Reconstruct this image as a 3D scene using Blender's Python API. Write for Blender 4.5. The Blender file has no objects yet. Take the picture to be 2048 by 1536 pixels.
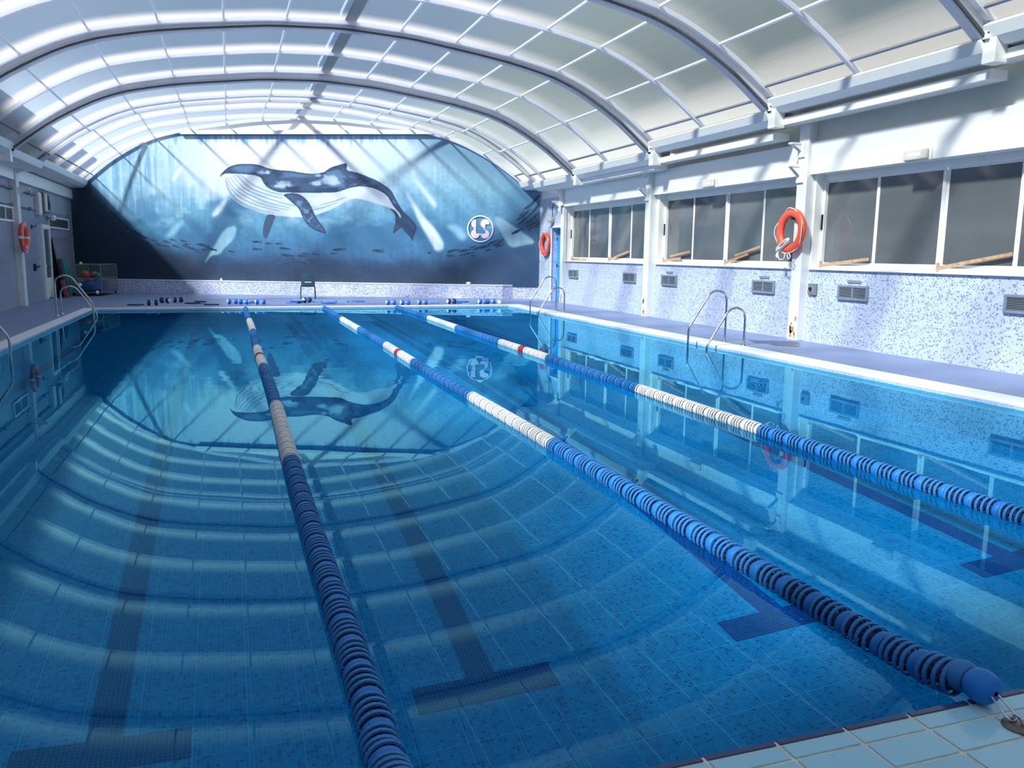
import bpy, math, random
import numpy as np
from mathutils import Vector, Matrix

sc = bpy.context.scene
col = sc.collection
rnd = random.Random(7)
nrng = np.random.RandomState(11)
PI = math.pi

# ------------------------------------------------------------------ camera
cam = bpy.data.cameras.new('camera')
cam.sensor_width = 36.0
cam.lens = 36.0 * 1644.3 / 2048.0
cam.clip_end = 300
cam_ob = bpy.data.objects.new('camera', cam)
col.objects.link(cam_ob)


def cam_axes(yaw, pitch, roll):
    cy, sy = math.cos(yaw), math.sin(yaw)
    Rz = np.array([[cy, -sy, 0], [sy, cy, 0], [0, 0, 1]])
    B = np.array([[1, 0, 0], [0, 0, -1], [0, 1, 0]], float)
    cp, sp = math.cos(pitch), math.sin(pitch)
    Rx = np.array([[1, 0, 0], [0, cp, -sp], [0, sp, cp]])
    cr, sr = math.cos(roll), math.sin(roll)
    Rr = np.array([[cr, -sr, 0], [sr, cr, 0], [0, 0, 1]])
    return Rr @ Rx @ B @ Rz


_M = cam_axes(0.330725, 0.157324, 0.012108)
cam_ob.matrix_world = Matrix(((_M[0][0], -_M[1][0], -_M[2][0], 0.0),
                              (_M[0][1], -_M[1][1], -_M[2][1], 0.0),
                              (_M[0][2], -_M[1][2], -_M[2][2], 1.7),
                              (0, 0, 0, 1)))
sc.camera = cam_ob

# ------------------------------------------------------------------ sky, sun, exposure
world = bpy.data.worlds.new('sky')
sc.world = world
world.use_nodes = True
wt = world.node_tree
wt.nodes.clear()
w_out = wt.nodes.new('ShaderNodeOutputWorld')
w_bg = wt.nodes.new('ShaderNodeBackground')
w_bg.inputs['Strength'].default_value = 0.40
w_tc = wt.nodes.new('ShaderNodeTexCoord')
w_no = wt.nodes.new('ShaderNodeTexNoise')
w_no.inputs['Scale'].default_value = 2.2
w_no.inputs['Detail'].default_value = 4
w_rp = wt.nodes.new('ShaderNodeValToRGB')
w_rp.color_ramp.elements[0].position = 0.38
w_rp.color_ramp.elements[0].color = (0.42, 0.54, 0.66, 1)
w_rp.color_ramp.elements[1].position = 0.68
w_rp.color_ramp.elements[1].color = (0.76, 0.81, 0.82, 1)
wt.links.new(w_tc.outputs['Generated'], w_no.inputs['Vector'])
wt.links.new(w_no.outputs['Fac'], w_rp.inputs['Fac'])
w_sep = wt.nodes.new('ShaderNodeSeparateXYZ')          # bright haze towards the horizon, all round
wt.links.new(w_tc.outputs['Generated'], w_sep.inputs[0])
w_mr = wt.nodes.new('ShaderNodeMapRange')
w_mr.interpolation_type = 'SMOOTHSTEP'
w_mr.inputs[1].default_value = 0.10
w_mr.inputs[2].default_value = 0.21
w_mr.inputs[3].default_value = 1.0
w_mr.inputs[4].default_value = 0.0
wt.links.new(w_sep.outputs[2], w_mr.inputs[0])
w_mx = wt.nodes.new('ShaderNodeMix')
w_mx.data_type = 'RGBA'
wt.links.new(w_mr.outputs[0], w_mx.inputs[0])
wt.links.new(w_rp.outputs['Color'], w_mx.inputs[6])
w_mx.inputs[7].default_value = (3.1, 3.15, 3.15, 1)
wt.links.new(w_mx.outputs[2], w_bg.inputs['Color'])
wt.links.new(w_bg.outputs[0], w_out.inputs[0])

sun = bpy.data.lights.new('sun', 'SUN')
sun.energy = 13.0
sun.angle = 0.10
sun.color = (1.0, 0.965, 0.925)
sun.cycles.is_caustics_light = True
sun_ob = bpy.data.objects.new('sun', sun)
col.objects.link(sun_ob)
sun_ob.rotation_euler = Vector((1.0, 0.45, -1.05)).to_track_quat('-Z', 'Y').to_euler()
sun_ob.location = (-20, -5, 30)

sc.view_settings.view_transform = 'Standard'
sc.view_settings.look = 'None'
sc.view_settings.gamma = 1.0
sc.view_settings.use_curve_mapping = False
sc.view_settings.exposure = 0.25
sc.cycles.max_bounces = 10
sc.cycles.diffuse_bounces = 5
sc.cycles.glossy_bounces = 4
sc.cycles.transmission_bounces = 6
sc.cycles.transparent_max_bounces = 12
sc.cycles.sample_clamp_indirect = 6.0


# ------------------------------------------------------------------ materials
def lin(r, g, b):
    f = lambda c: (c / 255 / 12.92) if c / 255 <= 0.04045 else ((c / 255 + 0.055) / 1.055) ** 2.4
    return (f(r), f(g), f(b), 1.0)


class NT:
    def __init__(s, name):
        s.m = bpy.data.materials.new(name)
        s.m.use_nodes = True
        s.t = s.m.node_tree
        s.t.nodes.clear()
        s.out = s.t.nodes.new('ShaderNodeOutputMaterial')

    def n(s, kind, **kw):
        nd = s.t.nodes.new('ShaderNode' + kind)
        for k, v in kw.items():
            if k.startswith('_'):
                setattr(nd, k[1:], v)
            else:
                key = int(k[1:]) if k[0] == 'i' and k[1:].isdigit() else k.replace('__', ' ')
                if hasattr(v, 'is_output') or isinstance(v, bpy.types.NodeSocket):
                    s.t.links.new(v, nd.inputs[key])
                else:
                    nd.inputs[key].default_value = v
        return nd

    def math(s, op, a, b=0.0, c=None):
        kw = dict(i0=a, i1=b)
        if c is not None:
            kw['i2'] = c
        return s.n('Math', _operation=op, **kw).outputs[0]

    def mix(s, fac, a, b):
        nd = s.t.nodes.new('ShaderNodeMix')
        nd.data_type = 'RGBA'
        for i, v in ((0, fac), (6, a), (7, b)):
            if isinstance(v, bpy.types.NodeSocket):
                s.t.links.new(v, nd.inputs[i])
            else:
                nd.inputs[i].default_value = v
        return nd.outputs[2]

    def ramp(s, fac, stops, interp='LINEAR'):
        nd = s.t.nodes.new('ShaderNodeValToRGB')
        cr = nd.color_ramp
        cr.interpolation = interp
        while len(cr.elements) < len(stops):
            cr.elements.new(0.5)
        for e, (p, c) in zip(cr.elements, stops):
            e.position = p
            e.color = c
        s.t.links.new(fac, nd.inputs[0])
        return nd.outputs[0]

    def done(s, shader):
        s.t.links.new(shader, s.out.inputs[0])
        return s.m


def paint(name, c, rough=0.5, metal=0.0, var=0.08, scale=6.0, spec=0.5, bump=0.0, coat=0.0):
    k = NT(name)
    tc = k.n('TexCoord').outputs['Object']
    no = k.n('TexNoise', Vector=tc, Scale=scale, Detail=4.0)
    lo = tuple(x * (1 - var) for x in c[:3]) + (1,)
    hi = tuple(min(1, x * (1 + var)) for x in c[:3]) + (1,)
    cc = k.ramp(no.outputs['Fac'], [(0.3, lo), (0.7, hi)])
    p = k.n('BsdfPrincipled', Base__Color=cc, Roughness=rough, Metallic=metal)
    p.inputs['Specular IOR Level'].default_value = spec
    p.inputs['Coat Weight'].default_value = coat
    if bump:
        b = k.n('Bump', Height=no.outputs['Fac'], Strength=bump, Distance=0.01)
        k.t.links.new(b.outputs[0], p.inputs['Normal'])
    return k.done(p.outputs[0])


def mosaic(name, pitch, stops, grout, gw=0.12, rough=0.25, sheet=0.30, sheet_c=None, stain=0.0):
    """square mosaic on a metre UV map: random tile colours, grout lines, wider joints between sheets"""
    k = NT(name)
    uv = k.n('UVMap').outputs[0]
    sep = k.n('SeparateXYZ', Vector=uv)
    u = k.math('DIVIDE', sep.outputs[0], pitch)
    v = k.math('DIVIDE', sep.outputs[1], pitch)
    fu, fv = k.math('FLOOR', u), k.math('FLOOR', v)
    cell = k.n('CombineXYZ', X=fu, Y=fv)
    wn = k.n('TexWhiteNoise', Vector=cell.outputs[0])
    tile = k.ramp(wn.outputs['Value'], stops, 'CONSTANT')
    gu = k.math('LESS_THAN', k.math('FRACT', u), gw)
    gv = k.math('LESS_THAN', k.math('FRACT', v), gw)
    g = k.math('MAXIMUM', gu, gv)
    c = k.mix(g, tile, grout)
    if sheet_c is not None:
        su = k.math('LESS_THAN', k.math('FRACT', k.math('DIVIDE', sep.outputs[0], sheet)), 0.018)
        sv = k.math('LESS_THAN', k.math('FRACT', k.math('DIVIDE', sep.outputs[1], sheet)), 0.018)
        c = k.mix(k.math('MULTIPLY', k.math('MAXIMUM', su, sv), 0.7), c, sheet_c)
    if stain:
        big = k.n('TexNoise', Vector=uv, Scale=0.5, Detail=3.0)
        f = k.math('MULTIPLY', big.outputs['Fac'], stain)
        c = k.mix(f, c, tuple(0.75 * x for x in grout[:3]) + (1,))
    bp = k.n('Bump', Height=k.math('SUBTRACT', 1.0, g), Strength=0.15, Distance=0.002)
    p = k.n('BsdfPrincipled', Base__Color=c, Roughness=rough, Normal=bp.outputs[0])
    return k.done(p.outputs[0])


M = {}
M['white'] = paint('white_paint', lin(238, 237, 232), 0.35, var=0.03)
M['white_gloss'] = paint('glossy_white_paint', lin(238, 237, 234), 0.18, var=0.02, bump=0.02, scale=2)
M['offwhite'] = paint('aged_white_paint', lin(222, 221, 220), 0.5, var=0.05, scale=3)
M['frame'] = paint('white_lacquered_aluminium', lin(238, 237, 232), 0.3, var=0.02)
M['grey_alu'] = paint('grey_aluminium', lin(150, 155, 165), 0.35, 0.6, var=0.05)
M['gasket'] = paint('dark_rubber_gasket', lin(70, 74, 82), 0.6)
M['wall_grey'] = paint('grey_wall_paint', lin(222, 222, 214), 0.6, var=0.05, scale=1.2)
M['deck'] = paint('blue_deck_paint', lin(117, 130, 164), 0.42, var=0.06, scale=1.1, bump=0.05)
M['coping'] = paint('white_coping_stone', lin(226, 226, 232), 0.45, var=0.05, scale=5)
M['steel'] = paint('brushed_stainless_steel', lin(190, 190, 192), 0.22, 1.0, var=0.05)
M['dark_steel'] = paint('weathered_steel', lin(120, 112, 104), 0.4, 0.9, var=0.2)
M['lane_blue'] = paint('blue_float_plastic', lin(56, 122, 184), 0.5, var=0.12, scale=3, spec=0.2)
M['lane_dark'] = paint('dark_blue_float_core', lin(18, 48, 100), 0.5, var=0.1)
M['lane_core'] = paint('grey_float_core', lin(176, 172, 166), 0.5, var=0.1)
M['lane_drum'] = paint('bright_blue_float_plastic', lin(34, 114, 194), 0.45, var=0.12, scale=3, spec=0.25)
M['lane_white'] = paint('white_float_plastic', lin(232, 230, 224), 0.35, var=0.06, scale=3)
M['lane_red'] = paint('red_float_plastic', lin(176, 48, 56), 0.35, var=0.08)
M['orange'] = paint('orange_buoy_plastic', lin(234, 92, 66), 0.4, var=0.07, scale=4)
M['rope'] = paint('white_rope', lin(225, 218, 205), 0.8, var=0.12, scale=60, bump=0.3)
M['wood'] = paint('pale_wood_batten', lin(186, 152, 122), 0.6, var=0.22, scale=14)
M['dark_glass'] = paint('smoked_glass', lin(96, 99, 102), 0.06, var=0.25, scale=0.35, spec=0.7)
M['door_glass'] = paint('frosted_door_glass', lin(96, 112, 118), 0.2, var=0.1)
M['blue_door'] = paint('blue_door_paint', lin(36, 146, 224), 0.4, var=0.08)
M['beige'] = paint('beige_plastic', lin(206, 200, 190), 0.5, var=0.05)
M['vent'] = paint('grey_vent_metal', lin(138, 146, 162), 0.4, 0.2, var=0.08)
M['vent_slat'] = paint('pale_vent_slat', lin(160, 168, 178), 0.45, var=0.1)
M['black'] = paint('black_plastic', lin(34, 36, 40), 0.5)
M['grey_box'] = paint('grey_cabinet_paint', lin(120, 122, 122), 0.5, var=0.1)
M['pipe'] = paint('grey_pipe', lin(110, 118, 128), 0.5, var=0.1)
M['chair'] = paint('dark_green_chair_plastic', lin(84, 112, 120), 0.4, var=0.06)
M['foam_blue'] = paint('blue_foam', lin(46, 104, 190), 0.7, var=0.1)
M['foam_navy'] = paint('navy_foam', lin(34, 52, 96), 0.7, var=0.1)
M['foam_light'] = paint('light_blue_foam', lin(98, 146, 214), 0.7, var=0.08)
M['foam_white'] = paint('white_foam', lin(236, 238, 242), 0.7, var=0.03)
M['mat_green'] = paint('green_mat_foam', lin(38, 134, 122), 0.7, var=0.1)
M['mat_dark'] = paint('dark_mat_foam', lin(58, 52, 66), 0.8, var=0.1)
M['mat_red'] = paint('dull_red_vinyl', lin(124, 58, 64), 0.6, var=0.1)
M['board'] = paint('grey_board', lin(120, 120, 132), 0.6, var=0.08)
M['cage'] = paint('green_grey_wire', lin(118, 132, 124), 0.5, 0.2)
M['toy_red'] = paint('red_toy_plastic', lin(180, 60, 62), 0.5)
M['toy_green'] = paint('green_toy_plastic', lin(52, 128, 84), 0.5)
M['toy_blue'] = paint('blue_toy_plastic', lin(40, 78, 150), 0.5)
M['yellow'] = paint('pale_yellow_plastic', lin(220, 214, 140), 0.5)
M['pink'] = paint('pale_pink_enamel', lin(238, 214, 232), 0.4, var=0.02)
M['emblem_white'] = paint('emblem_white_enamel', lin(226, 222, 240), 0.4, var=0.02)
M['emblem_blue'] = paint('emblem_blue_enamel', lin(92, 142, 178), 0.5, var=0.06)
M['building'] = paint('neighbour_render', lin(96, 104, 116), 0.9, var=0.15, scale=0.4)
M['ridge'] = paint('pale_walkway_metal', lin(150, 160, 172), 0.6)
M['grout'] = paint('sandy_grout', lin(224, 216, 196), 0.8, var=0.15, scale=10)
M['navy_tile'] = paint('navy_edge_tile', lin(52, 68, 112), 0.15, var=0.12, scale=3)
M['puddle'] = paint('wet_stain', lin(66, 70, 100), 0.4, var=0.2, scale=5)
M['rust'] = paint('rust_stain', lin(176, 132, 92), 0.8, var=0.3, scale=20)


def rib_mat():
    """white roof profile, translucency added to brighten its shaded underside"""
    k = NT('white_roof_profile')
    no = k.n('TexNoise', Scale=4.0, Detail=2.0)
    k.t.links.new(k.n('TexCoord').outputs['Object'], no.inputs['Vector'])
    c = k.ramp(no.outputs['Fac'], [(0.3, lin(232, 234, 240)), (0.7, lin(240, 241, 245))])
    d = k.n('BsdfPrincipled', Base__Color=c, Roughness=0.35)
    t = k.n('BsdfTranslucent', Color=lin(240, 240, 246))
    mx = k.n('MixShader', Fac=0.42)
    k.t.links.new(d.outputs[0], mx.inputs[1])
    k.t.links.new(t.outputs[0], mx.inputs[2])
    return k.done(mx.outputs[0])


M['rib'] = rib_mat()


def dense_mat():
    """denser opal sheet added over the unseen starting end to stop direct sun: scatters all the light it lets in"""
    k = NT('added_dense_opal_sheet')
    no = k.n('TexNoise', Scale=1.5, Detail=2.0)
    k.t.links.new(k.n('TexCoord').outputs['Object'], no.inputs['Vector'])
    c = k.ramp(no.outputs['Fac'], [(0.3, lin(150, 162, 176)), (0.7, lin(162, 172, 184))])
    d = k.n('BsdfDiffuse', Color=lin(206, 212, 218))
    t = k.n('BsdfTranslucent', Color=c)
    mx = k.n('MixShader', Fac=0.45)
    k.t.links.new(d.outputs[0], mx.inputs[1])
    k.t.links.new(t.outputs[0], mx.inputs[2])
    return k.done(mx.outputs[0])


M['dense'] = dense_mat()


def tile_mat():
    k = NT('glazed_light_blue_tile')
    oi = k.n('ObjectInfo')
    c = k.ramp(oi.outputs['Random'], [(0.0, lin(152, 202, 222)), (1.0, lin(166, 214, 232))])
    no = k.n('TexNoise', Scale=9.0, Detail=4.0)
    k.t.links.new(k.n('TexCoord').outputs['Object'], no.inputs['Vector'])
    c = k.mix(k.math('MULTIPLY', no.outputs['Fac'], 0.25), c, lin(132, 182, 206))
    p = k.n('BsdfPrincipled', Base__Color=c, Roughness=0.16)
    return k.done(p.outputs[0])


M['tile'] = tile_mat()
M['wall_mosaic'] = mosaic('lavender_wall_mosaic', 0.0252,
                          [(0.0, lin(108, 118, 170)), (0.17, lin(178, 190, 212)), (0.40, lin(188, 198, 218)),
                           (0.62, lin(184, 194, 212)), (0.74, lin(166, 178, 206)), (0.9, lin(194, 196, 198))],
                          lin(208, 213, 224), 0.13, 0.28, 0.3024, lin(230, 232, 236))
M['shade_mosaic'] = mosaic('shaded_wall_mosaic', 0.0252,
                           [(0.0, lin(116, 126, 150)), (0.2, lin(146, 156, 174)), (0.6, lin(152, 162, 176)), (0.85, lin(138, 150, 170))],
                           lin(160, 168, 180), 0.13, 0.3, 0.3024, lin(168, 175, 186))  # shade of the left wall put into darker tile colours
M['left_paint'] = paint('shaded_wall_paint', lin(154, 166, 176), 0.6, var=0.05, scale=1.2)  # upper left wall, its shade darkened into the paint
M['plinth_mosaic'] = mosaic('mixed_plinth_mosaic', 0.027,
                            [(0.0, lin(112, 122, 176)), (0.22, lin(206, 208, 228)), (0.55, lin(216, 214, 228)),
                             (0.8, lin(150, 158, 200))],
                            lin(228, 228, 236), 0.13, 0.28)
M['pool_mosaic'] = mosaic('blue_pool_mosaic', 0.0262,
                          [(0.0, lin(2, 90, 146)), (0.10, lin(4, 122, 178)), (0.42, lin(6, 130, 184)),
                           (0.66, lin(3, 114, 170)), (0.84, lin(14, 138, 188))],
                          lin(56, 154, 198), 0.10, 0.3, 0.3144, lin(96, 180, 214))
M['line_mosaic'] = mosaic('navy_line_mosaic', 0.0262,
                          [(0.0, lin(14, 36, 112)), (0.4, lin(18, 46, 126)), (0.75, lin(10, 30, 102))],
                          lin(80, 118, 176), 0.10, 0.3)
M['strip_mosaic'] = mosaic('pale_waterline_mosaic', 0.0262,
                           [(0.0, lin(150, 178, 208)), (0.3, lin(172, 198, 218)), (0.7, lin(160, 186, 214))],
                           lin(200, 214, 226), 0.12, 0.25)


def pane_mat():
    """opal polycarbonate sheet: clear-ish centre, daylight glow painted in as whiter colour at one end and at the foot, greener towards one side"""
    k = NT('opal_polycarbonate')
    uv = k.n('UVMap').outputs[0]
    sp = k.n('SeparateXYZ', Vector=uv)
    t, dx = sp.outputs[0], sp.outputs[1]
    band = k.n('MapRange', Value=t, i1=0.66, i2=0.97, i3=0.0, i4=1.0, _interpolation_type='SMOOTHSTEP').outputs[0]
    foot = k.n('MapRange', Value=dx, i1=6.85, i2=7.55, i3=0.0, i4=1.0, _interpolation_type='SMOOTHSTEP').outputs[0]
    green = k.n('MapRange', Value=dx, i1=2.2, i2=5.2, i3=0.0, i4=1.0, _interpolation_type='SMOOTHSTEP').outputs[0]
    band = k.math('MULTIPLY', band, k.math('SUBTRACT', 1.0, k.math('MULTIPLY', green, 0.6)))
    painted_glow = k.math('MAXIMUM', band, foot)  # glow beside the ribs and along the eave, painted into the sheet
    tint = k.mix(green, lin(214, 226, 238), lin(206, 214, 214))
    no = k.n('TexNoise', Scale=0.8, Detail=2.0)
    k.t.links.new(k.n('TexCoord').outputs['Object'], no.inputs['Vector'])
    tint = k.mix(k.math('MULTIPLY', no.outputs['Fac'], 0.3), tint, lin(170, 186, 200))
    tr = k.n('BsdfTransparent', Color=tint)
    tl_c = k.mix(painted_glow, k.mix(green, lin(100, 120, 146), lin(118, 134, 134)), lin(226, 224, 224))
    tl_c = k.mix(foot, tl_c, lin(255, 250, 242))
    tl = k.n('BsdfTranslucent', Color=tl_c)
    df = k.n('BsdfDiffuse', Color=lin(206, 214, 222))
    body = k.n('MixShader', Fac=0.15)
    k.t.links.new(tl.outputs[0], body.inputs[1])
    k.t.links.new(df.outputs[0], body.inputs[2])
    fac = k.n('MapRange', Value=painted_glow, i1=0.0, i2=1.0, i3=0.36, i4=0.42).outputs[0]
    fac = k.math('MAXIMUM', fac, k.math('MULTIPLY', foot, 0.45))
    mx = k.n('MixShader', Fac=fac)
    k.t.links.new(tr.outputs[0], mx.inputs[1])
    k.t.links.new(body.outputs[0], mx.inputs[2])
    return k.done(mx.outputs[0])


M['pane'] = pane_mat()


def water_mat():
    k = NT('pool_water')
    g = k.n('BsdfGlass', Color=(0.32, 0.90, 1.0, 1), Roughness=0.0, IOR=1.333)
    return k.done(g.outputs[0])


M['water'] = water_mat()


# ------------------------------------------------------------------ mesh helpers
class MB:
    """collects shapes and links them as ONE mesh object"""

    def __init__(s):
        s.v, s.f, s.mi, s.uv = [], [], [], []
        s.cur = 0

    def face(s, idx):
        s.f.append(tuple(idx))
        s.mi.append(s.cur)

    def poly(s, pts):
        b = len(s.v)
        s.v += [tuple(p) for p in pts]
        s.face(range(b, b + len(pts)))

    def box(s, x0, x1, y0, y1, z0, z1, rot=None, at=None):
        b = len(s.v)
        pts = [(x, y, z) for z in (z0, z1) for x, y in ((x0, y0), (x1, y0), (x1, y1), (x0, y1))]
        if rot is not None:
            pts = [tuple(rot @ Vector(p)) for p in pts]
        if at is not None:
            pts = [(p[0] + at[0], p[1] + at[1], p[2] + at[2]) for p in pts]
        s.v += pts
        for q in ((3, 2, 1, 0), (4, 5, 6, 7), (0, 1, 5, 4), (1, 2, 6, 5), (2, 3, 7, 6), (3, 0, 4, 7)):
            s.face([b + i for i in q])
        return s

    def bar(s, a, b, w, h, up=(0, 0, 1)):
        """rectangular bar from a to b, width w (sideways) and height h (along up)"""
        a, b = Vector(a), Vector(b)
        d = (b - a).normalized()
        side = d.cross(Vector(up))
        side = side.normalized() if side.length > 1e-6 else Vector((1, 0, 0))
        u = side.cross(d).normalized()
        base = len(s.v)
        for p in (a, b):
            for sx, sz in ((-1, -1), (1, -1), (1, 1), (-1, 1)):
                s.v.append(tuple(p + side * (sx * w / 2) + u * (sz * h / 2)))
        for q in ((3, 2, 1, 0), (4, 5, 6, 7), (0, 1, 5, 4), (1, 2, 6, 5), (2, 3, 7, 6), (3, 0, 4, 7)):
            s.face([base + i for i in q])
        return s

    def tube(s, path, r, n=10, closed=False, caps=True):
        path = [Vector(p) for p in path]
        N = len(path)
        rings = []
        ref = None
        for i, p in enumerate(path):
            if closed:
                t = (path[(i + 1) % N] - path[i - 1]).normalized()
            else:
                t = (path[min(i + 1, N - 1)] - path[max(i - 1, 0)]).normalized()
            if ref is None:
                ref = Vector((0, 0, 1)) if abs(t.z) < 0.9 else Vector((0, 1, 0))
            u = (ref - t * ref.dot(t)).normalized()
            ref = u
            w = t.cross(u)
            rr = r[i] if isinstance(r, (list, tuple)) else r
            b = len(s.v)
            for j in range(n):
                a = 2 * PI * j / n
                s.v.append(tuple(p + u * (rr * math.cos(a)) + w * (rr * math.sin(a))))
            rings.append(b)
        for i in range(N if closed else N - 1):
            a, b = rings[i], rings[(i + 1) % N]
            for j in range(n):
                k = (j + 1) % n
                s.face((a + j, a + k, b + k, b + j))
        if caps and not closed:
            s.face([rings[0] + j for j in range(n)][::-1])
            s.face([rings[-1] + j for j in range(n)])
        return s

    def lathe(s, prof, axis='z', n=20, at=(0, 0, 0)):
        """prof: (radius, height) pairs, turned round the axis"""
        b = len(s.v)
        for r, h in prof:
            for j in range(n):
                a = 2 * PI * j / n
                x, y = r * math.cos(a), r * math.sin(a)
                p = (x, y, h) if axis == 'z' else ((x, h, y) if axis == 'y' else (h, x, y))
                s.v.append((p[0] + at[0], p[1] + at[1], p[2] + at[2]))
        for i in range(len(prof) - 1):
            for j in range(n):
                k = (j + 1) % n
                q = [b + i * n + j, b + i * n + k, b + (i + 1) * n + k, b + (i + 1) * n + j]
                s.face(q[::-1] if axis == 'y' else q)
        return s

    def prism(s, prof, y0, y1, fy0=None, fy1=None):
        """polygon in X-Z pushed along Y (end planes may follow fy(x))"""
        n = len(prof)
        b = len(s.v)
        for x, z in prof:
            s.v.append((x, fy0(x) if fy0 else y0, z))
        for x, z in prof:
            s.v.append((x, fy1(x) if fy1 else y1, z))
        for i in range(n):
            k = (i + 1) % n
            s.face((b + i, b + k, b + n + k, b + n + i))
        s.face(range(b + n - 1, b - 1, -1))
        s.face(range(b + n, b + 2 * n))
        return s

    def build(s, name, mats, parent=None, smooth=False, fix=True):
        me = bpy.data.meshes.new(name)
        me.from_pydata(s.v, [], s.f)
        for m in (mats if isinstance(mats, (list, tuple)) else [mats]):
            me.materials.append(m)
        for p, mi in zip(me.polygons, s.mi):
            p.material_index = mi
            p.use_smooth = smooth
        if fix:
            import bmesh
            bm = bmesh.new()
            bm.from_mesh(me)
            bmesh.ops.recalc_face_normals(bm, faces=bm.faces)
            bm.to_mesh(me)
            bm.free()
        uvl = me.uv_layers.new(name='UVMap')
        if s.uv:
            flat = [c for uv in s.uv for c in uv]
            uvl.data.foreach_set('uv', flat)
        else:
            for p in me.polygons:
                nrm = p.normal
                if abs(nrm.z) > 0.7:
                    for li in p.loop_indices:
                        co = me.vertices[me.loops[li].vertex_index].co
                        uvl.data[li].uv = (co.x, co.y)
                else:
                    t = Vector((-nrm.y, nrm.x, 0)).normalized()
                    for li in p.loop_indices:
                        co = me.vertices[me.loops[li].vertex_index].co
                        uvl.data[li].uv = (co.dot(t), co.z)
        if smooth:
            try:
                me.set_sharp_from_angle(angle=math.radians(40))
            except Exception:
                pass
        return link(name, me, parent)


def link(name, me, parent=None):
    o = bpy.data.objects.new(name, me)
    col.objects.link(o)
    if parent is not None:
        o.parent = parent
    return o


def bevel(o, w=0.01, seg=2):
    m = o.modifiers.new('edge', 'BEVEL')
    m.width = w
    m.segments = seg
    m.limit_method = 'ANGLE'
    return o


def tag(o, label, cat, group=None, kind=None):
    o['label'] = label
    o['category'] = cat
    if group:
        o['group'] = group
    if kind:
        o['kind'] = kind
    return o


def empty(name, loc=(0, 0, 0), rz=0.0):
    o = bpy.data.objects.new(name, None)
    o.empty_display_size = 0.1
    o.location = loc
    o.rotation_euler = (0, 0, rz)
    col.objects.link(o)
    return o


def struct(o):
    o['kind'] = 'structure'
    return o


def copy_tree(o, parent=None):
    c = o.copy()
    col.objects.link(c)
    c.parent = parent
    for ch in o.children:
        copy_tree(ch, c)
    return c


def rounded(pts, rads, seg=8):
    """polyline with its corners rounded"""
    pts = [Vector(p) for p in pts]
    out = [pts[0]]
    for i in range(1, len(pts) - 1):
        a, b, c = pts[i - 1], pts[i], pts[i + 1]
        r = rads[i - 1]
        d1, d2 = (a - b).normalized(), (c - b).normalized()
        p0, p1 = b + d1 * r, b + d2 * r
        for j in range(seg + 1):
            t = j / seg
            out.append(p0 * (1 - t) ** 2 + b * (2 * t * (1 - t)) + p1 * t * t)
    out.append(pts[-1])
    return out

# ------------------------------------------------------------------ dimensions (metres, deck level = 0)
XL, XR, YN, YF = -3.73, 8.82, 2.24, 26.15          # pool
ZW, ZF = -0.065, -2.3                              # water level, pool floor
WL, WR = -5.83, 11.17                              # long walls
WO = Vector((-5.83, 37.014, 0))                    # left foot of the slanting end wall
WD = Vector((0.9139, -0.4059, 0))                  # its direction
WN = Vector((-0.4059, -0.9139, 0))                 # towards the pool
AX = 2.665                                         # roof axis


def yw(x, off=0.0):
    """Y of the end wall (brought off metres towards the pool) at x"""
    return WO.y - (x - WO.x) * 0.44414 - off / 0.9139


def on_wall(s, z, off=0.0):
    p = WO + WD * s + WN * off
    return (p.x, p.y, z)


# ------------------------------------------------------------------ deck, copings, pool shell, water
b = MB()
b.box(9.30, 11.75, -6, yw(9.30), -0.3, 0)
b.box(-6.2, -4.0, -6, yw(-6.2), -0.3, 0)
b.prism([(-4.0, -0.3), (9.30, -0.3), (9.30, 0), (-4.0, 0)], 26.4, 0, None, lambda x: yw(x))
b.box(-4.0, 9.30, -6, 0.62, -0.3, 0)
struct(b.build('floor', M['deck']))
for nm, q in (('trim_1', (XR, 9.30, YN, 26.4)), ('trim_2', (-4.0, XL, YN, 26.4)), ('trim_3', (XL, XR, YF, 26.4))):
    bb = MB()
    bb.box(*q, -0.035, 0.006)
    o = struct(bb.build(nm, M['coping']))
    bevel(o, 0.012)

b = MB()
b.poly([(XL, YN, ZF), (XR, YN, ZF), (XR, YF, ZF), (XL, YF, ZF)])
pool_floor = struct(b.build('pool_floor', M['pool_mosaic'], fix=False))
recv = [pool_floor]
for x in (-3.12, -0.80, 1.51, 3.83, 6.15):
    b = MB()
    b.box(x - 0.1, x + 0.1, 4.98, 23.4, ZF, ZF + 0.004)
    b.box(x - 0.48, x + 0.48, 4.72, 4.98, ZF, ZF + 0.004)
    b.box(x - 0.48, x + 0.48, 23.4, 23.66, ZF, ZF + 0.004)
    o = b.build('lane_marking', M['line_mosaic'], pool_floor)
    recv.append(o)
for pts in ([(XL, YN), (XL, YF)], [(XL, YF), (XR, YF)], [(XR, YF), (XR, YN)], [(XR, YN), (XL, YN)]):
    (x0, y0), (x1, y1) = pts
    b = MB()
    b.poly([(x0, y0, ZF), (x1, y1, ZF), (x1, y1, -0.32), (x0, y0, -0.32)])
    b.cur = 1
    b.poly([(x0, y0, -0.32), (x1, y1, -0.32), (x1, y1, -0.03), (x0, y0, -0.03)])
    recv.append(struct(b.build('pool_wall', [M['pool_mosaic'], M['strip_mosaic']], fix=False)))
for o in recv:
    o.cycles.is_caustics_receiver = True
gx, gy = 190, 360                                   # faint real ripples, in patches
X_, Y_ = np.meshgrid(np.linspace(XL, XR, gx), np.linspace(YN, YF, gy))
h_ = np.zeros_like(X_)
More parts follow.
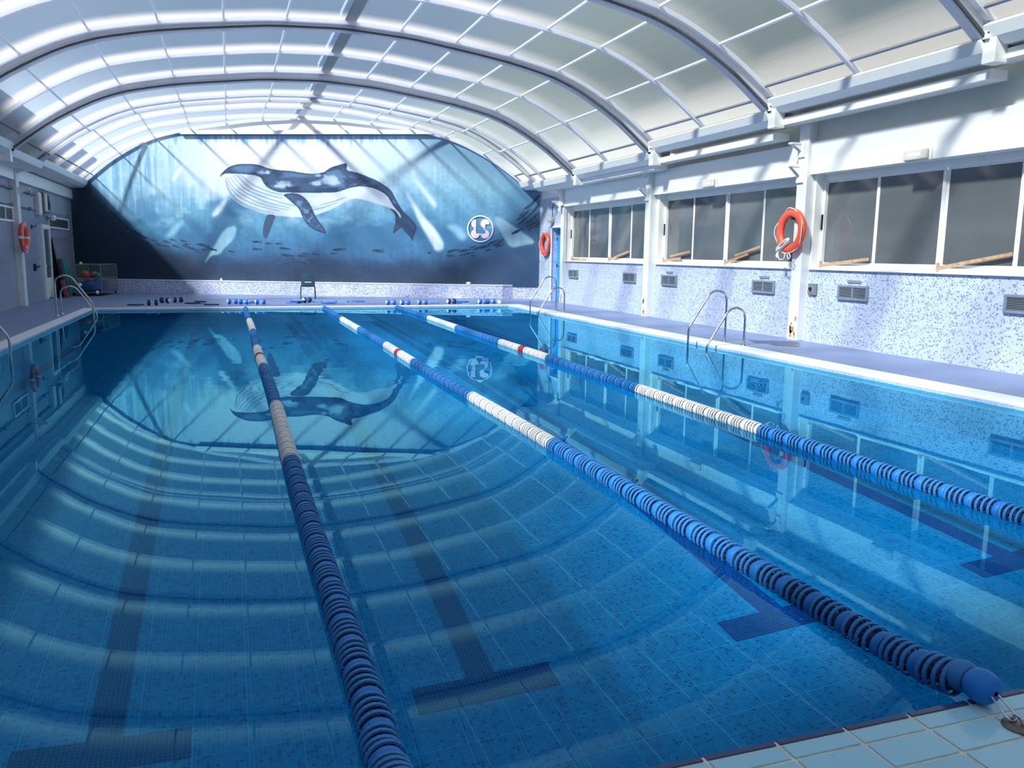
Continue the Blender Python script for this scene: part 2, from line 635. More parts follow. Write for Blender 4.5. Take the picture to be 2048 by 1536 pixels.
for q in range(9):
    a_, l_ = nrng.uniform(-0.5, 0.5) + PI / 2, nrng.uniform(0.35, 0.9)
    kx, ky = math.cos(a_) * 2 * PI / l_, math.sin(a_) * 2 * PI / l_
    h_ += l_ * np.sin(kx * X_ + ky * Y_ + nrng.uniform(0, 6) + 0.9 * np.sin(0.8 * X_ + q) + 0.7 * np.sin(0.6 * Y_ + 2 * q))
patch = 0.10 + 0.9 * np.exp(-(((Y_ - 12.5) / 1.6) ** 2 + ((X_ - 2.2) / 3.2) ** 2)) + 0.6 * np.exp(-(((Y_ - 17.5) / 0.9) ** 2 + ((X_ - 0.2) / 2.0) ** 2)) \
    + 0.7 * np.exp(-(((Y_ - 10.0) / 1.5) ** 2 + ((X_ - 7.5) / 1.5) ** 2))
h_ *= 0.00017 * patch
b = MB()
b.v = [tuple(p) for p in np.stack([X_, Y_, ZW + h_], -1).reshape(-1, 3)]
b.f = [(j * gx + i, j * gx + i + 1, (j + 1) * gx + i + 1, (j + 1) * gx + i) for j in range(gy - 1) for i in range(gx - 1)]
b.mi = [0] * len(b.f)
b.uv = [(0, 0)] * (4 * len(b.f))
water = struct(b.build('pool_water', M['water'], fix=False, smooth=True))
water.cycles.is_caustics_caster = True

# near edge: grout bed with single tiles laid on it
b = MB()
b.box(-4.0, 9.30, 0.62, YN - 0.004, -0.3, -0.006)
near = struct(b.build('trim_4', M['grout']))
rows = [(2.214, YN), (2.128, 2.206), (1.982, 2.118), (1.836, 1.972), (1.690, 1.826), (1.544, 1.680), (1.398, 1.534)]
tile_me = {}
for k in range(-14, 26):
    x0 = 1.77 + 0.295 * k
    if x0 < -3.99 or x0 > 9.0:
        continue
    seen = -5 <= k <= 6
    for r, (y0, y1) in enumerate(rows):
        if not seen and r > 1:
            continue
        if r not in tile_me:
            t = MB()
            h = 0.004 if r == 0 else 0.006
            t.box(0.0085, 0.2865, y0 + (0.003 if r else 0), y1 - 0.003, -0.03, 0.0)
            tile_me[r] = t.build('edge_tile' if r == 0 else 'tile', M['navy_tile'] if r == 0 else M['tile'], near)
            tile_me[r].location = (x0, 0, 0)
            continue
        c = tile_me[r].copy()
        col.objects.link(c)
        c.location = (x0, 0, rnd.uniform(-0.0012, 0.0012))
b = MB()
b.box(-3.99, 9.29, 0.62, 1.39, -0.03, -0.001)
far_rows = b.build('tile_field', M['tile'], near)
far_rows['kind'] = 'stuff'

# ------------------------------------------------------------------ long wall on the window side
W_SPANS = [(20.95, 26.95, [26.95, 25.5, 23.95, 22.47, 20.95]), (14.45, 20.40, [20.40, 18.97, 17.45, 16.0, 14.45]),
           (8.05, 14.0, [14.0, 12.55, 11.02, 9.58, 8.05]), (1.55, 7.5, [7.5, 6.05, 4.52, 3.05, 1.55])]
ZS, ZL = 1.48, 3.33
b = MB()
b.box(WR, 11.75, -6, 27.20, 0, ZS - 0.03)                       # tiled below the sills
b.box(WR, 11.75, 28.30, yw(11.17) + 0.4, 0, 3.70)               # beside the door
b.box(WR, 11.75, 27.20, 28.30, 2.66, 3.70)                      # above the door
b.cur = 1
edges = [27.20] + [v for sp in W_SPANS for v in (sp[1], sp[0])] + [-6]
for i in range(0, len(edges), 2):
    b.box(WR + 0.02, 11.75, edges[i + 1], edges[i], ZS - 0.03, ZL)   # piers
b.box(WR + 0.02, 11.75, 27.40, yw(11.17) + 0.4, 3.70, 4.3)
b.cur = 2
b.box(11.07, 11.75, -6, 27.40, ZL, 3.96)                         # glossy lintel band
b.cur = 3
for m_, y0_, y1_ in ((2, 19.72, 27.4), (3, 14.69, 19.72), (4, 9.65, 14.69), (5, 4.62, 9.65), (6, -0.4, 4.62), (7, -6.0, -0.4)):
    b.box(11.2, 11.5, y0_, y1_, 3.96, (4.22, 4.22, 4.36, 4.62, 4.85, 5.04, 5.2, 5.35)[m_] - 0.05)   # upper wall
wall_right = struct(b.build('wall_right', [M['wall_mosaic'], M['white'], M['white_gloss'], M['wall_grey']]))
for wi, (y0, y1, mull) in enumerate(W_SPANS):
    w = empty('window_%d' % (wi + 1), (0, 0, 0))
    struct(w)
    f = MB()
    xa, xb = 11.38, 11.50
    f.box(xa, xb, y0, y1, ZS, ZS + 0.06)
    f.box(xa, xb, y0, y1, ZL - 0.12, ZL)
    f.box(xa, xb, y0, y0 + 0.06, ZS + 0.06, ZL - 0.12)
    f.box(xa, xb, y1 - 0.06, y1, ZS + 0.06, ZL - 0.12)
    bevel(f.build('window_frame', M['frame'], w), 0.006)
    s_ = MB()
    s_.box(11.12, 11.40, y0, y1, ZS - 0.03, ZS)
    bevel(s_.build('window_sill', M['offwhite'], w), 0.006)
    for i in range(4):
        ya, yb = mull[i + 1], mull[i]
        xo = 11.405 if i in (1, 3) else 11.44
        fw = 0.055
        sash = MB()
        z0, z1 = ZS + 0.05, ZL - 0.11
        sash.box(xo, xo + 0.035, ya, yb, z0, z0 + 0.07)
        sash.box(xo, xo + 0.035, ya, yb, z1 - 0.05, z1)
        sash.box(xo, xo + 0.035, ya - 0.01, ya + fw, z0 + 0.07, z1 - 0.05)
        sash.box(xo, xo + 0.035, yb - fw, yb + 0.01, z0 + 0.07, z1 - 0.05)
        so = sash.build('sash', M['frame'], w)
        bevel(so, 0.005)
        g = MB()
        g.box(xo + 0.012, xo + 0.022, ya + fw - 0.01, yb - fw + 0.01, z0 + 0.06, z1 - 0.04)
        g.build('pane', M['dark_glass'], so)
    l_ = MB()
    l_.box(11.35, 11.385, y1 - 0.045, y1 - 0.015, 2.25, 2.55)
    l_.build('latch', M['black'], w)

# columns with their brackets
for py, top in ((27.06, 4.02), (20.68, 4.08), (14.2, 4.52), (7.78, 4.75), (1.2, 4.95)):
    b = MB()
    if py > 27:
        b.box(11.06, 11.19, py - 0.13, py + 0.12, 0, 3.36)
    else:
        b.box(10.99, 11.19, py - 0.15, py + 0.15, 0, 3.36)
    b.box(10.99, 11.04, py - 0.15, py + 0.15, 3.36, top)          # channel section above the lintel
    b.box(11.04, 11.21, py + 0.09, py + 0.15, 3.36, top)
    b.box(11.04, 11.21, py - 0.15, py - 0.09, 3.36, top)
    p = struct(b.build('pillar', M['offwhite']))
    bevel(p, 0.008)
    for z, dz in ((3.36, 0.16), (3.86, 0.10)):
        k = MB()
        k.box(10.72, 10.99, py + 0.02, py + 0.14, z + dz - 0.03, z + dz)
        k.poly([(10.99, py + 0.13, z - 0.08), (10.74, py + 0.13, z + dz - 0.03), (10.99, py + 0.13, z + dz - 0.03)])
        k.poly([(10.99, py + 0.03, z - 0.08), (10.74, py + 0.03, z + dz - 0.03), (10.99, py + 0.03, z + dz - 0.03)])
        k.box(10.955, 10.99, py - 0.05, py + 0.14, z - 0.18, z + dz)
        k.build('bracket', M['white'], p)
    k = MB()
    for q in range(9):
        yy = py + rnd.uniform(-0.12, 0.05)
        zz = rnd.uniform(0.0, 0.42)
        k.box((11.056 if py > 27 else 10.986), (11.0595 if py > 27 else 10.9895), yy, yy + rnd.uniform(0.02, 0.07), zz, zz + rnd.uniform(0.03, 0.14))
    k.build('rust_patch', M['rust'], p)['kind'] = 'stuff'

# blue door in its reveal
d1 = struct(empty('door_1', (0, 0, 0)))
b = MB()
b.box(11.40, 11.45, 27.22, 28.28, 0.01, 1.24)
b.box(11.40, 11.45, 27.22, 28.28, 1.27, 2.62)
b.box(11.42, 11.45, 27.22, 28.28, 1.24, 1.27)
b.build('door_leaf', M['blue_door'], d1)
b = MB()
b.box(11.15, 11.19, 28.28, 28.34, 0, 2.70)
b.box(11.15, 11.19, 27.18, 28.34, 2.64, 2.70)
b.build('door_frame', M['white'], d1)
b = MB()
for z in (0.4, 1.25, 2.2):
    b.box(11.37, 11.40, 28.24, 28.29, z, z + 0.1)
b.build('door_hinge', M['dark_steel'], d1)

# ------------------------------------------------------------------ opposite long wall
b = MB()
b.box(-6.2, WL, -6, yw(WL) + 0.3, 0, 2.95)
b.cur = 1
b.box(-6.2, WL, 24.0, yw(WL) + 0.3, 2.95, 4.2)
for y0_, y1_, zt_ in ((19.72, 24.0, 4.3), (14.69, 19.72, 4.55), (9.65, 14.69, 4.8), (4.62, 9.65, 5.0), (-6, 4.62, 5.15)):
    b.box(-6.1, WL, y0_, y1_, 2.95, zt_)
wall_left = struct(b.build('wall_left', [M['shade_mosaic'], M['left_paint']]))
b = MB()
b.box(WL, -5.70, -6, yw(WL) + 0.1, 3.62, 3.98)
struct(b.build('trim_5', M['white']))
for py in (27.62, 21.1, 14.6, 8.1):
    b = MB()
    b.box(WL - 0.02, -5.66, py - 0.17, py + 0.17, 0, 4.05)
    p = struct(b.build('pillar', M['offwhite']))
    bevel(p, 0.01)
    for z, dz in ((3.3, 0.12), (3.9, 0.10)):
        k = MB()
        k.box(-5.66, -5.36, py - 0.1, py + 0.1, z + dz - 0.03, z + dz)
        k.poly([(-5.66, py + 0.08, z - 0.1), (-5.40, py + 0.08, z + dz - 0.03), (-5.66, py + 0.08, z + dz - 0.03)])
        k.poly([(-5.66, py - 0.08, z - 0.1), (-5.40, py - 0.08, z + dz - 0.03), (-5.66, py - 0.08, z + dz - 0.03)])
        k.build('bracket', M['white'], p)

# white glazed door
d2 = struct(empty('door_2', (0, 0, 0)))
b = MB()
ya, yb = 31.10, 32.25
b.box(-5.83, -5.74, ya, ya + 0.10, 0, 2.47)
b.box(-5.83, -5.74, yb - 0.10, yb, 0, 2.47)
b.box(-5.83, -5.74, ya + 0.10, yb - 0.10, 2.32, 2.47)
bevel(b.build('door_frame', M['white'], d2), 0.008)
b = MB()
b.box(-5.81, -5.77, ya + 0.12, yb - 0.12, 0.72, 2.28)
b.build('door_glass', M['door_glass'], d2)
b = MB()
b.box(-5.81, -5.785, ya + 0.12, yb - 0.12, 0.04, 0.70)
low = b.build('door_panel', M['white'], d2)
sl = MB()
sl.box(-5.785, -5.765, ya + 0.15, yb - 0.15, -0.022, 0.022)
s0 = None
for i in range(9):
    if s0 is None:
        s0 = c = sl.build('slat', M['white'], low)
    else:
        c = s0.copy()
        col.objects.link(c)
    c.location = (0, 0, 0.09 + i * 0.072)
b = MB()
b.box(-5.77, -5.70, ya + 0.14, ya + 0.17, 1.08, 1.11)
b.box(-5.71, -5.69, ya + 0.14, ya + 0.30, 1.08, 1.11)
b.build('door_handle', M['steel'], d2)

SH_X = [0, 1.6, 3.2, 4.0, 5.06, 5.75, 6.28, 6.95, 7.85]
SH_Z = [1, .965, .875, .822, .722, .61, .487, .312, 0]
_t = np.linspace(-7.85, 7.85, 315)
_z = np.interp(np.abs(_t), SH_X, SH_Z)
for _ in range(30):
    _z[1:-1] = 0.25 * _z[:-2] + 0.5 * _z[1:-1] + 0.25 * _z[2:]

MODS = [(28.30, 37.6, [30.8, 33.15, 35.6], 4.34, 6.70, 1.003), (24.73, 28.30, [27.15], 4.22, 6.50, 1.0),
        (19.72, 24.73, [22.28], 4.36, 6.70, 1.002), (14.69, 19.72, [17.15], 4.62, 6.80, 1.004),
        (9.65, 14.69, [12.2], 4.85, 6.94, 1.006), (4.62, 9.65, [7.15], 5.04, 7.06, 1.008),
        (-0.40, 4.62, [1.0], 5.2, 7.16, 1.010), (-6.0, -0.40, [-2.9], 5.35, 7.26, 1.012)]


def arch(m, dx, off=0.0):
    """point (x, z) of module m's arch at dx, moved off metres along the outward normal"""
    e, c, k = MODS[m][3], MODS[m][4], MODS[m][5]
    z = e + (c - e) * float(np.interp(dx, _t, _z))
    if off:
        h = 0.03
        a = float(np.interp(dx - h, _t, _z)) * (c - e)
        q = float(np.interp(dx + h, _t, _z)) * (c - e)
        sl_ = (q - a) / (min(dx + h, 7.85) - max(dx - h, -7.85))
        L = math.hypot(1, sl_)
        return AX + k * dx - sl_ / L * off, z + off / L
    return AX + k * dx, z




def wall_top(s_):
    """height at which the roof meets the end wall"""
    x = WO.x + WD.x * s_
    m = 0 if yw(x) > 28.3 else 1
    dx = (x - AX) / MODS[m][5]
    if abs(dx) > 7.85:
        return 4.2
    return arch(m, dx, -0.04)[1]


# ------------------------------------------------------------------ end wall, plinth, gable
b = MB()
n = 90
sv = np.linspace(0, 18.6, n)
for o_ in (0.0, -0.3):
    for s_ in sv:
        b.v.append(on_wall(s_, 0.0, o_))
    for s_ in sv:
        b.v.append(on_wall(s_, wall_top(s_), o_))
for i in range(n - 1):
    b.face((i, i + 1, n + i + 1, n + i))
    b.face((2 * n + i, 3 * n + i, 3 * n + i + 1, 2 * n + i + 1))
    b.face((n + i, n + i + 1, 3 * n + i + 1, 3 * n + i))
b.face((0, n, 3 * n, 2 * n))
b.face((n - 1, 3 * n - 1, 4 * n - 1, 2 * n - 1))
wall_back = struct(b.build('wall_back', [M['plinth_mosaic'], M['white']]))
b = MB()
vb = len(b.v)
for o_ in (0.03, 0.16):
    b.v += [on_wall(4.75, 6.06, o_), on_wall(14.55, 6.06, o_), on_wall(14.55, 6.21, o_), on_wall(4.75, 6.21, o_)]
for q in ((3, 2, 1, 0), (4, 5, 6, 7), (0, 1, 5, 4), (1, 2, 6, 5), (2, 3, 7, 6), (3, 0, 4, 7)):
    b.face([vb + i for i in q])
bevel(b.build('header_beam', M['white'], wall_back), 0.01)
b = MB()
front = [(0, 0.25), (17.22, 0.25), (17.60, 0.0)]
for z0, z1, mi, e in ((0.0, 0.485, 0, 0.0), (0.485, 0.52, 1, 0.015)):
    b.cur = mi
    pts = [on_wall(0, 0, 0.0), on_wall(17.60 + e, 0, 0.0), on_wall(17.22 + e, 0, 0.25 + e), on_wall(0, 0, 0.25 + e)]
    vb = len(b.v)
    b.v += [(p[0], p[1], z0) for p in pts] + [(p[0], p[1], z1) for p in pts]
    for q in ((0, 1, 2, 3), (4, 5, 6, 7), (0, 1, 5, 4), (1, 2, 6, 5), (2, 3, 7, 6), (3, 0, 4, 7)):
        b.face([vb + i for i in q])
plinth = struct(b.build('plinth', [M['plinth_mosaic'], M['coping']]))

# wall behind the photographer
b = MB()
b.box(-6.2, 11.75, -6.3, -6.0, 0, 7.2)
struct(b.build('wall_front', M['white']))

# ------------------------------------------------------------------ roof: telescoping barrel of opal sheets on white ribs
roof = struct(empty('ceiling', (0, 0, 0)))


def rib(m, y0, y1, o0, o1, name, mat, n=56, dx0=-7.85, dx1=7.85, m2=None):
    b = MB()
    dxs = np.linspace(dx0, dx1, n + 1)
    prev = None
    for dx in dxs:
        xa, za = arch(m, dx, o0)
        xb, zb = arch(m2 if m2 is not None else m, dx, o1)
        lim = yw(min(xa, xb), 0.03)
        if y0 >= lim - 0.02 or y0 >= yw(max(xa, xb), 0.03) - 0.02:
            if prev is not None:
                b.face([prev + i for i in (0, 1, 2, 3)])
            prev = None
            continue
        yA, yB = min(y1, yw(xa, 0.03)), min(y1, yw(xb, 0.03))
        base = len(b.v)
        b.v += [(xa, y0, za), (xa, yA, za), (xb, yB, zb), (xb, y0, zb)]
        if prev is None:
            b.face([base + i for i in (3, 2, 1, 0)])
        else:
            for i in range(4):
                j = (i + 1) % 4
                b.face((prev + i, prev + j, base + j, base + i))
        prev = base
    if prev is not None:
        b.face([prev + i for i in (0, 1, 2, 3)])
    if b.f:
        return b.build(name, mat, roof, smooth=True)


PUR = [-7.56, -6.47, -5.18, -3.85, -2.55, -1.25, 0.0, 1.28, 2.58, 3.91, 5.15, 6.47, 7.56]
for m, (y0, y1, mids, e, c, k) in enumerate(MODS):
    ys = [y0] + sorted(mids) + [y1]
    for i in range(len(ys) - 1):
        ya, yb = ys[i], ys[i + 1]
        cols_ = [-7.85] + PUR + [7.85]
        for j in range(len(cols_) - 1):
            a_, b_ = cols_[j], cols_[j + 1]
            seg = 5 if b_ - a_ > 1 else 3
            mb = MB()
            row = []
            for q in range(seg + 1):
                dx = a_ + (b_ - a_) * q / seg
                x, z = arch(m, dx, 0.02)
                ye = min(yb, yw(x, 0.05))
                row.append((x, z, ye, dx))
            for q in range(seg):
                (xa, za, ea, da), (xb, zb, eb, db) = row[q], row[q + 1]
                if ea <= ya + 0.02 or eb <= ya + 0.02:
                    continue
                vb = len(mb.v)
                mb.v += [(xa, ya, za), (xa, ea, za), (xb, eb, zb), (xb, ya, zb)]
                mb.face((vb, vb + 1, vb + 2, vb + 3))
                L_ = yb - ya
                mb.uv += [(0, da), ((ea - ya) / L_, da), ((eb - ya) / L_, db), (0, db)]
            if mb.f:
                mb.build('added_roof_panel' if yb < 1.5 else 'pane', M['dense'] if yb < 1.5 else M['pane'], roof, fix=False, smooth=True)  # dense panels added out of view so the near end lies in shade
        for dx in PUR:
            if dx == 0.0:
                continue
            x, z = arch(m, dx, -0.012)
            ye = min(yb, yw(x, 0.05))
            if ye < ya + 0.2:
                continue
            x2, z2 = arch(m, dx, -0.05)
            mb = MB()
            mb.bar((x, ya + 0.02, z), (x, ye - 0.02, z), 0.042, 0.05, up=(x - x2, 0, z - z2))
            mb.build('purlin', M['rib'] if abs(dx) < 7 else M['grey_alu'], roof)
    for ym in mids:
        if ym < 36:
            rib(m, ym - 0.035, ym + 0.055, -0.075, 0.015, 'rib', M['rib'])
    # near-end and far-end ribs of the module
    rib(m, y0 + 0.0, y0 + 0.15, -0.10, 0.02, 'end_rib', M['rib'])
    if m:
        rib(m, y1 - 0.13, y1 - 0.02, -0.07, 0.02, 'end_rib', M['rib'])
        rib(m - 1, y1 - 0.02, y1 + 0.0, 0.0, -0.05, 'riser', M['rib'], m2=m)
        rib(m - 1, y1 - 0.04, y1 - 0.02, -0.075, -0.03, 'gasket', M['gasket'])
# white gable between the header beam and the arch
b = MB()
pts = []
for s_ in np.linspace(3.6, 15.4, 60):
    x = WO.x + WD.x * s_
    mm = 0 if yw(x) > 28.3 else 1
    pts.append((s_, arch(mm, (x - AX) / MODS[mm][5], -0.06)[1]))
n = len(pts)
for o_ in (0.005, -0.2):
    b.v += [on_wall(s_, 6.0, o_) for s_, z in pts] + [on_wall(s_, max(z, 6.01), o_) for s_, z in pts]
for i in range(n - 1):
    b.face((i, i + 1, n + i + 1, n + i))
    b.face((2 * n + i, 3 * n + i, 3 * n + i + 1, 2 * n + i + 1))
    b.face((n + i, n + i + 1, 3 * n + i + 1, 3 * n + i))
b.build('gable', M['white'], wall_back)
# trim along the end wall
b = MB()
dxs = np.linspace(-7.85, 7.85, 57)
prev = None
for dx in dxs:
    m = 0 if yw(AX + dx) > 28.3 else 1
    xa, za = arch(m, dx, -0.10)
    xb, zb = arch(m, dx, 0.03)
    base = len(b.v)
    b.v += [(xa, yw(xa, 0.02), za), (xb, yw(xb, 0.02), zb), (xb, yw(xb, 0.10), zb), (xa, yw(xa, 0.10), za)]
    if prev is not None:
        for i in range(4):
            j = (i + 1) % 4
            b.face((prev + i, prev + j, base + j, base + i))
    prev = base
b.build('wall_trim', M['rib'], roof, smooth=True)
# walkway beam lying on the ridge outside
b = MB()
for m, (y0, y1, mids, e, c, k) in enumerate(MODS):
    b.box(AX - 0.07, AX + 0.07, y0, min(y1, yw(AX)) , c + 0.10, c + 0.22)
b.build('ridge_beam', M['ridge'], roof)
# eave beams, guide rails and foot plates on both sides
for sgn in (1, -1):
    for m, (y0, y1, mids, e, c, k) in enumerate(MODS):
        X = lambda d: AX + sgn * d
        wx = WR if sgn > 0 else WL
        pr = [(X(7.78), e + 0.02), (X(7.72), e - 0.03), (X(7.80), e - 0.20), (X(7.95), e - 0.30), (X(8.42), e - 0.30), (X(8.42), e + 0.02)]
        if sgn < 0:
            pr = pr[::-1]
        mb = MB()
        if m == 0:
            mb.prism(pr, y0, 0, None, lambda x: yw(x, 0.06))
        elif sgn > 0 and m == 1:
            mb.prism(pr, y0, 0, None, lambda x: min(y1, yw(x, 0.06)))
        else:
            mb.prism(pr, y0, y1)
        if sgn > 0 and m == 0 and yw(X(7.8)) < 29.0 and False:
            continue
        bevel(mb.build('eave_beam', M['frame'], roof), 0.01)
        # return block and guide rail running on below the next module
        if 0 < m < 7:
            mb = MB()
            x0, x1 = sorted((X(7.80), X(8.05)))
            mb.box(x0, x1, y0 - 0.20, y0 + 0.02, e - 0.36, e + 0.0)
            bevel(mb.build('rail_end', M['frame'], roof), 0.01)
            x0, x1 = sorted((X(8.02), X(8.36)))
            mb = MB()
            mb.box(x0, x1, max(y0 - 5.0, -5.9), y0, e - 0.30, e - 0.16)
            mb.build('guide_rail', M['frame'], roof)
            mb = MB()
            mb.box(X(7.79) - 0.035, X(7.79) + 0.035, y0 - 0.10, y0 + 0.16, e - 0.02, e + 0.26)
            fp = mb.build('foot_plate', M['frame'], roof)
            mb = MB()
            for zz in (0.05, 0.14, 0.21):
                for yy in (-0.105, 0.0):
                    mb.box(X(7.79) - sgn * 0.0 - 0.04, X(7.79) + 0.04, y0 + yy, y0 + yy + 0.02, e + zz, e + zz + 0.02)
            mb.build('bolt', M['gasket'], fp)['kind'] = 'stuff'

# neighbouring house that shades the low side of the roof
b = MB()
top = [(-30, 11.6), (-1, 11.2), (23, 9.4), (31, 8.5), (70, 8.3)]
vb = len(b.v)
for x in (-9.0, -15.0):
    for y, z in top:
        b.v.append((x, y, z))
    for y, z in top:
        b.v.append((x, y, -0.3))
n = len(top)
for i in range(n - 1):
    b.face((i, i + 1, n + i + 1, n + i))
    b.face((2 * n + i, 2 * n + i + 1, 3 * n + i + 1, 3 * n + i))
    b.face((i, i + 1, 2 * n + i + 1, 2 * n + i))
b.face((0, n, 3 * n, 2 * n))
b.face((n - 1, 2 * n - 1, 4 * n - 1, 3 * n - 1))
struct(b.build('neighbour_building', M['building']))

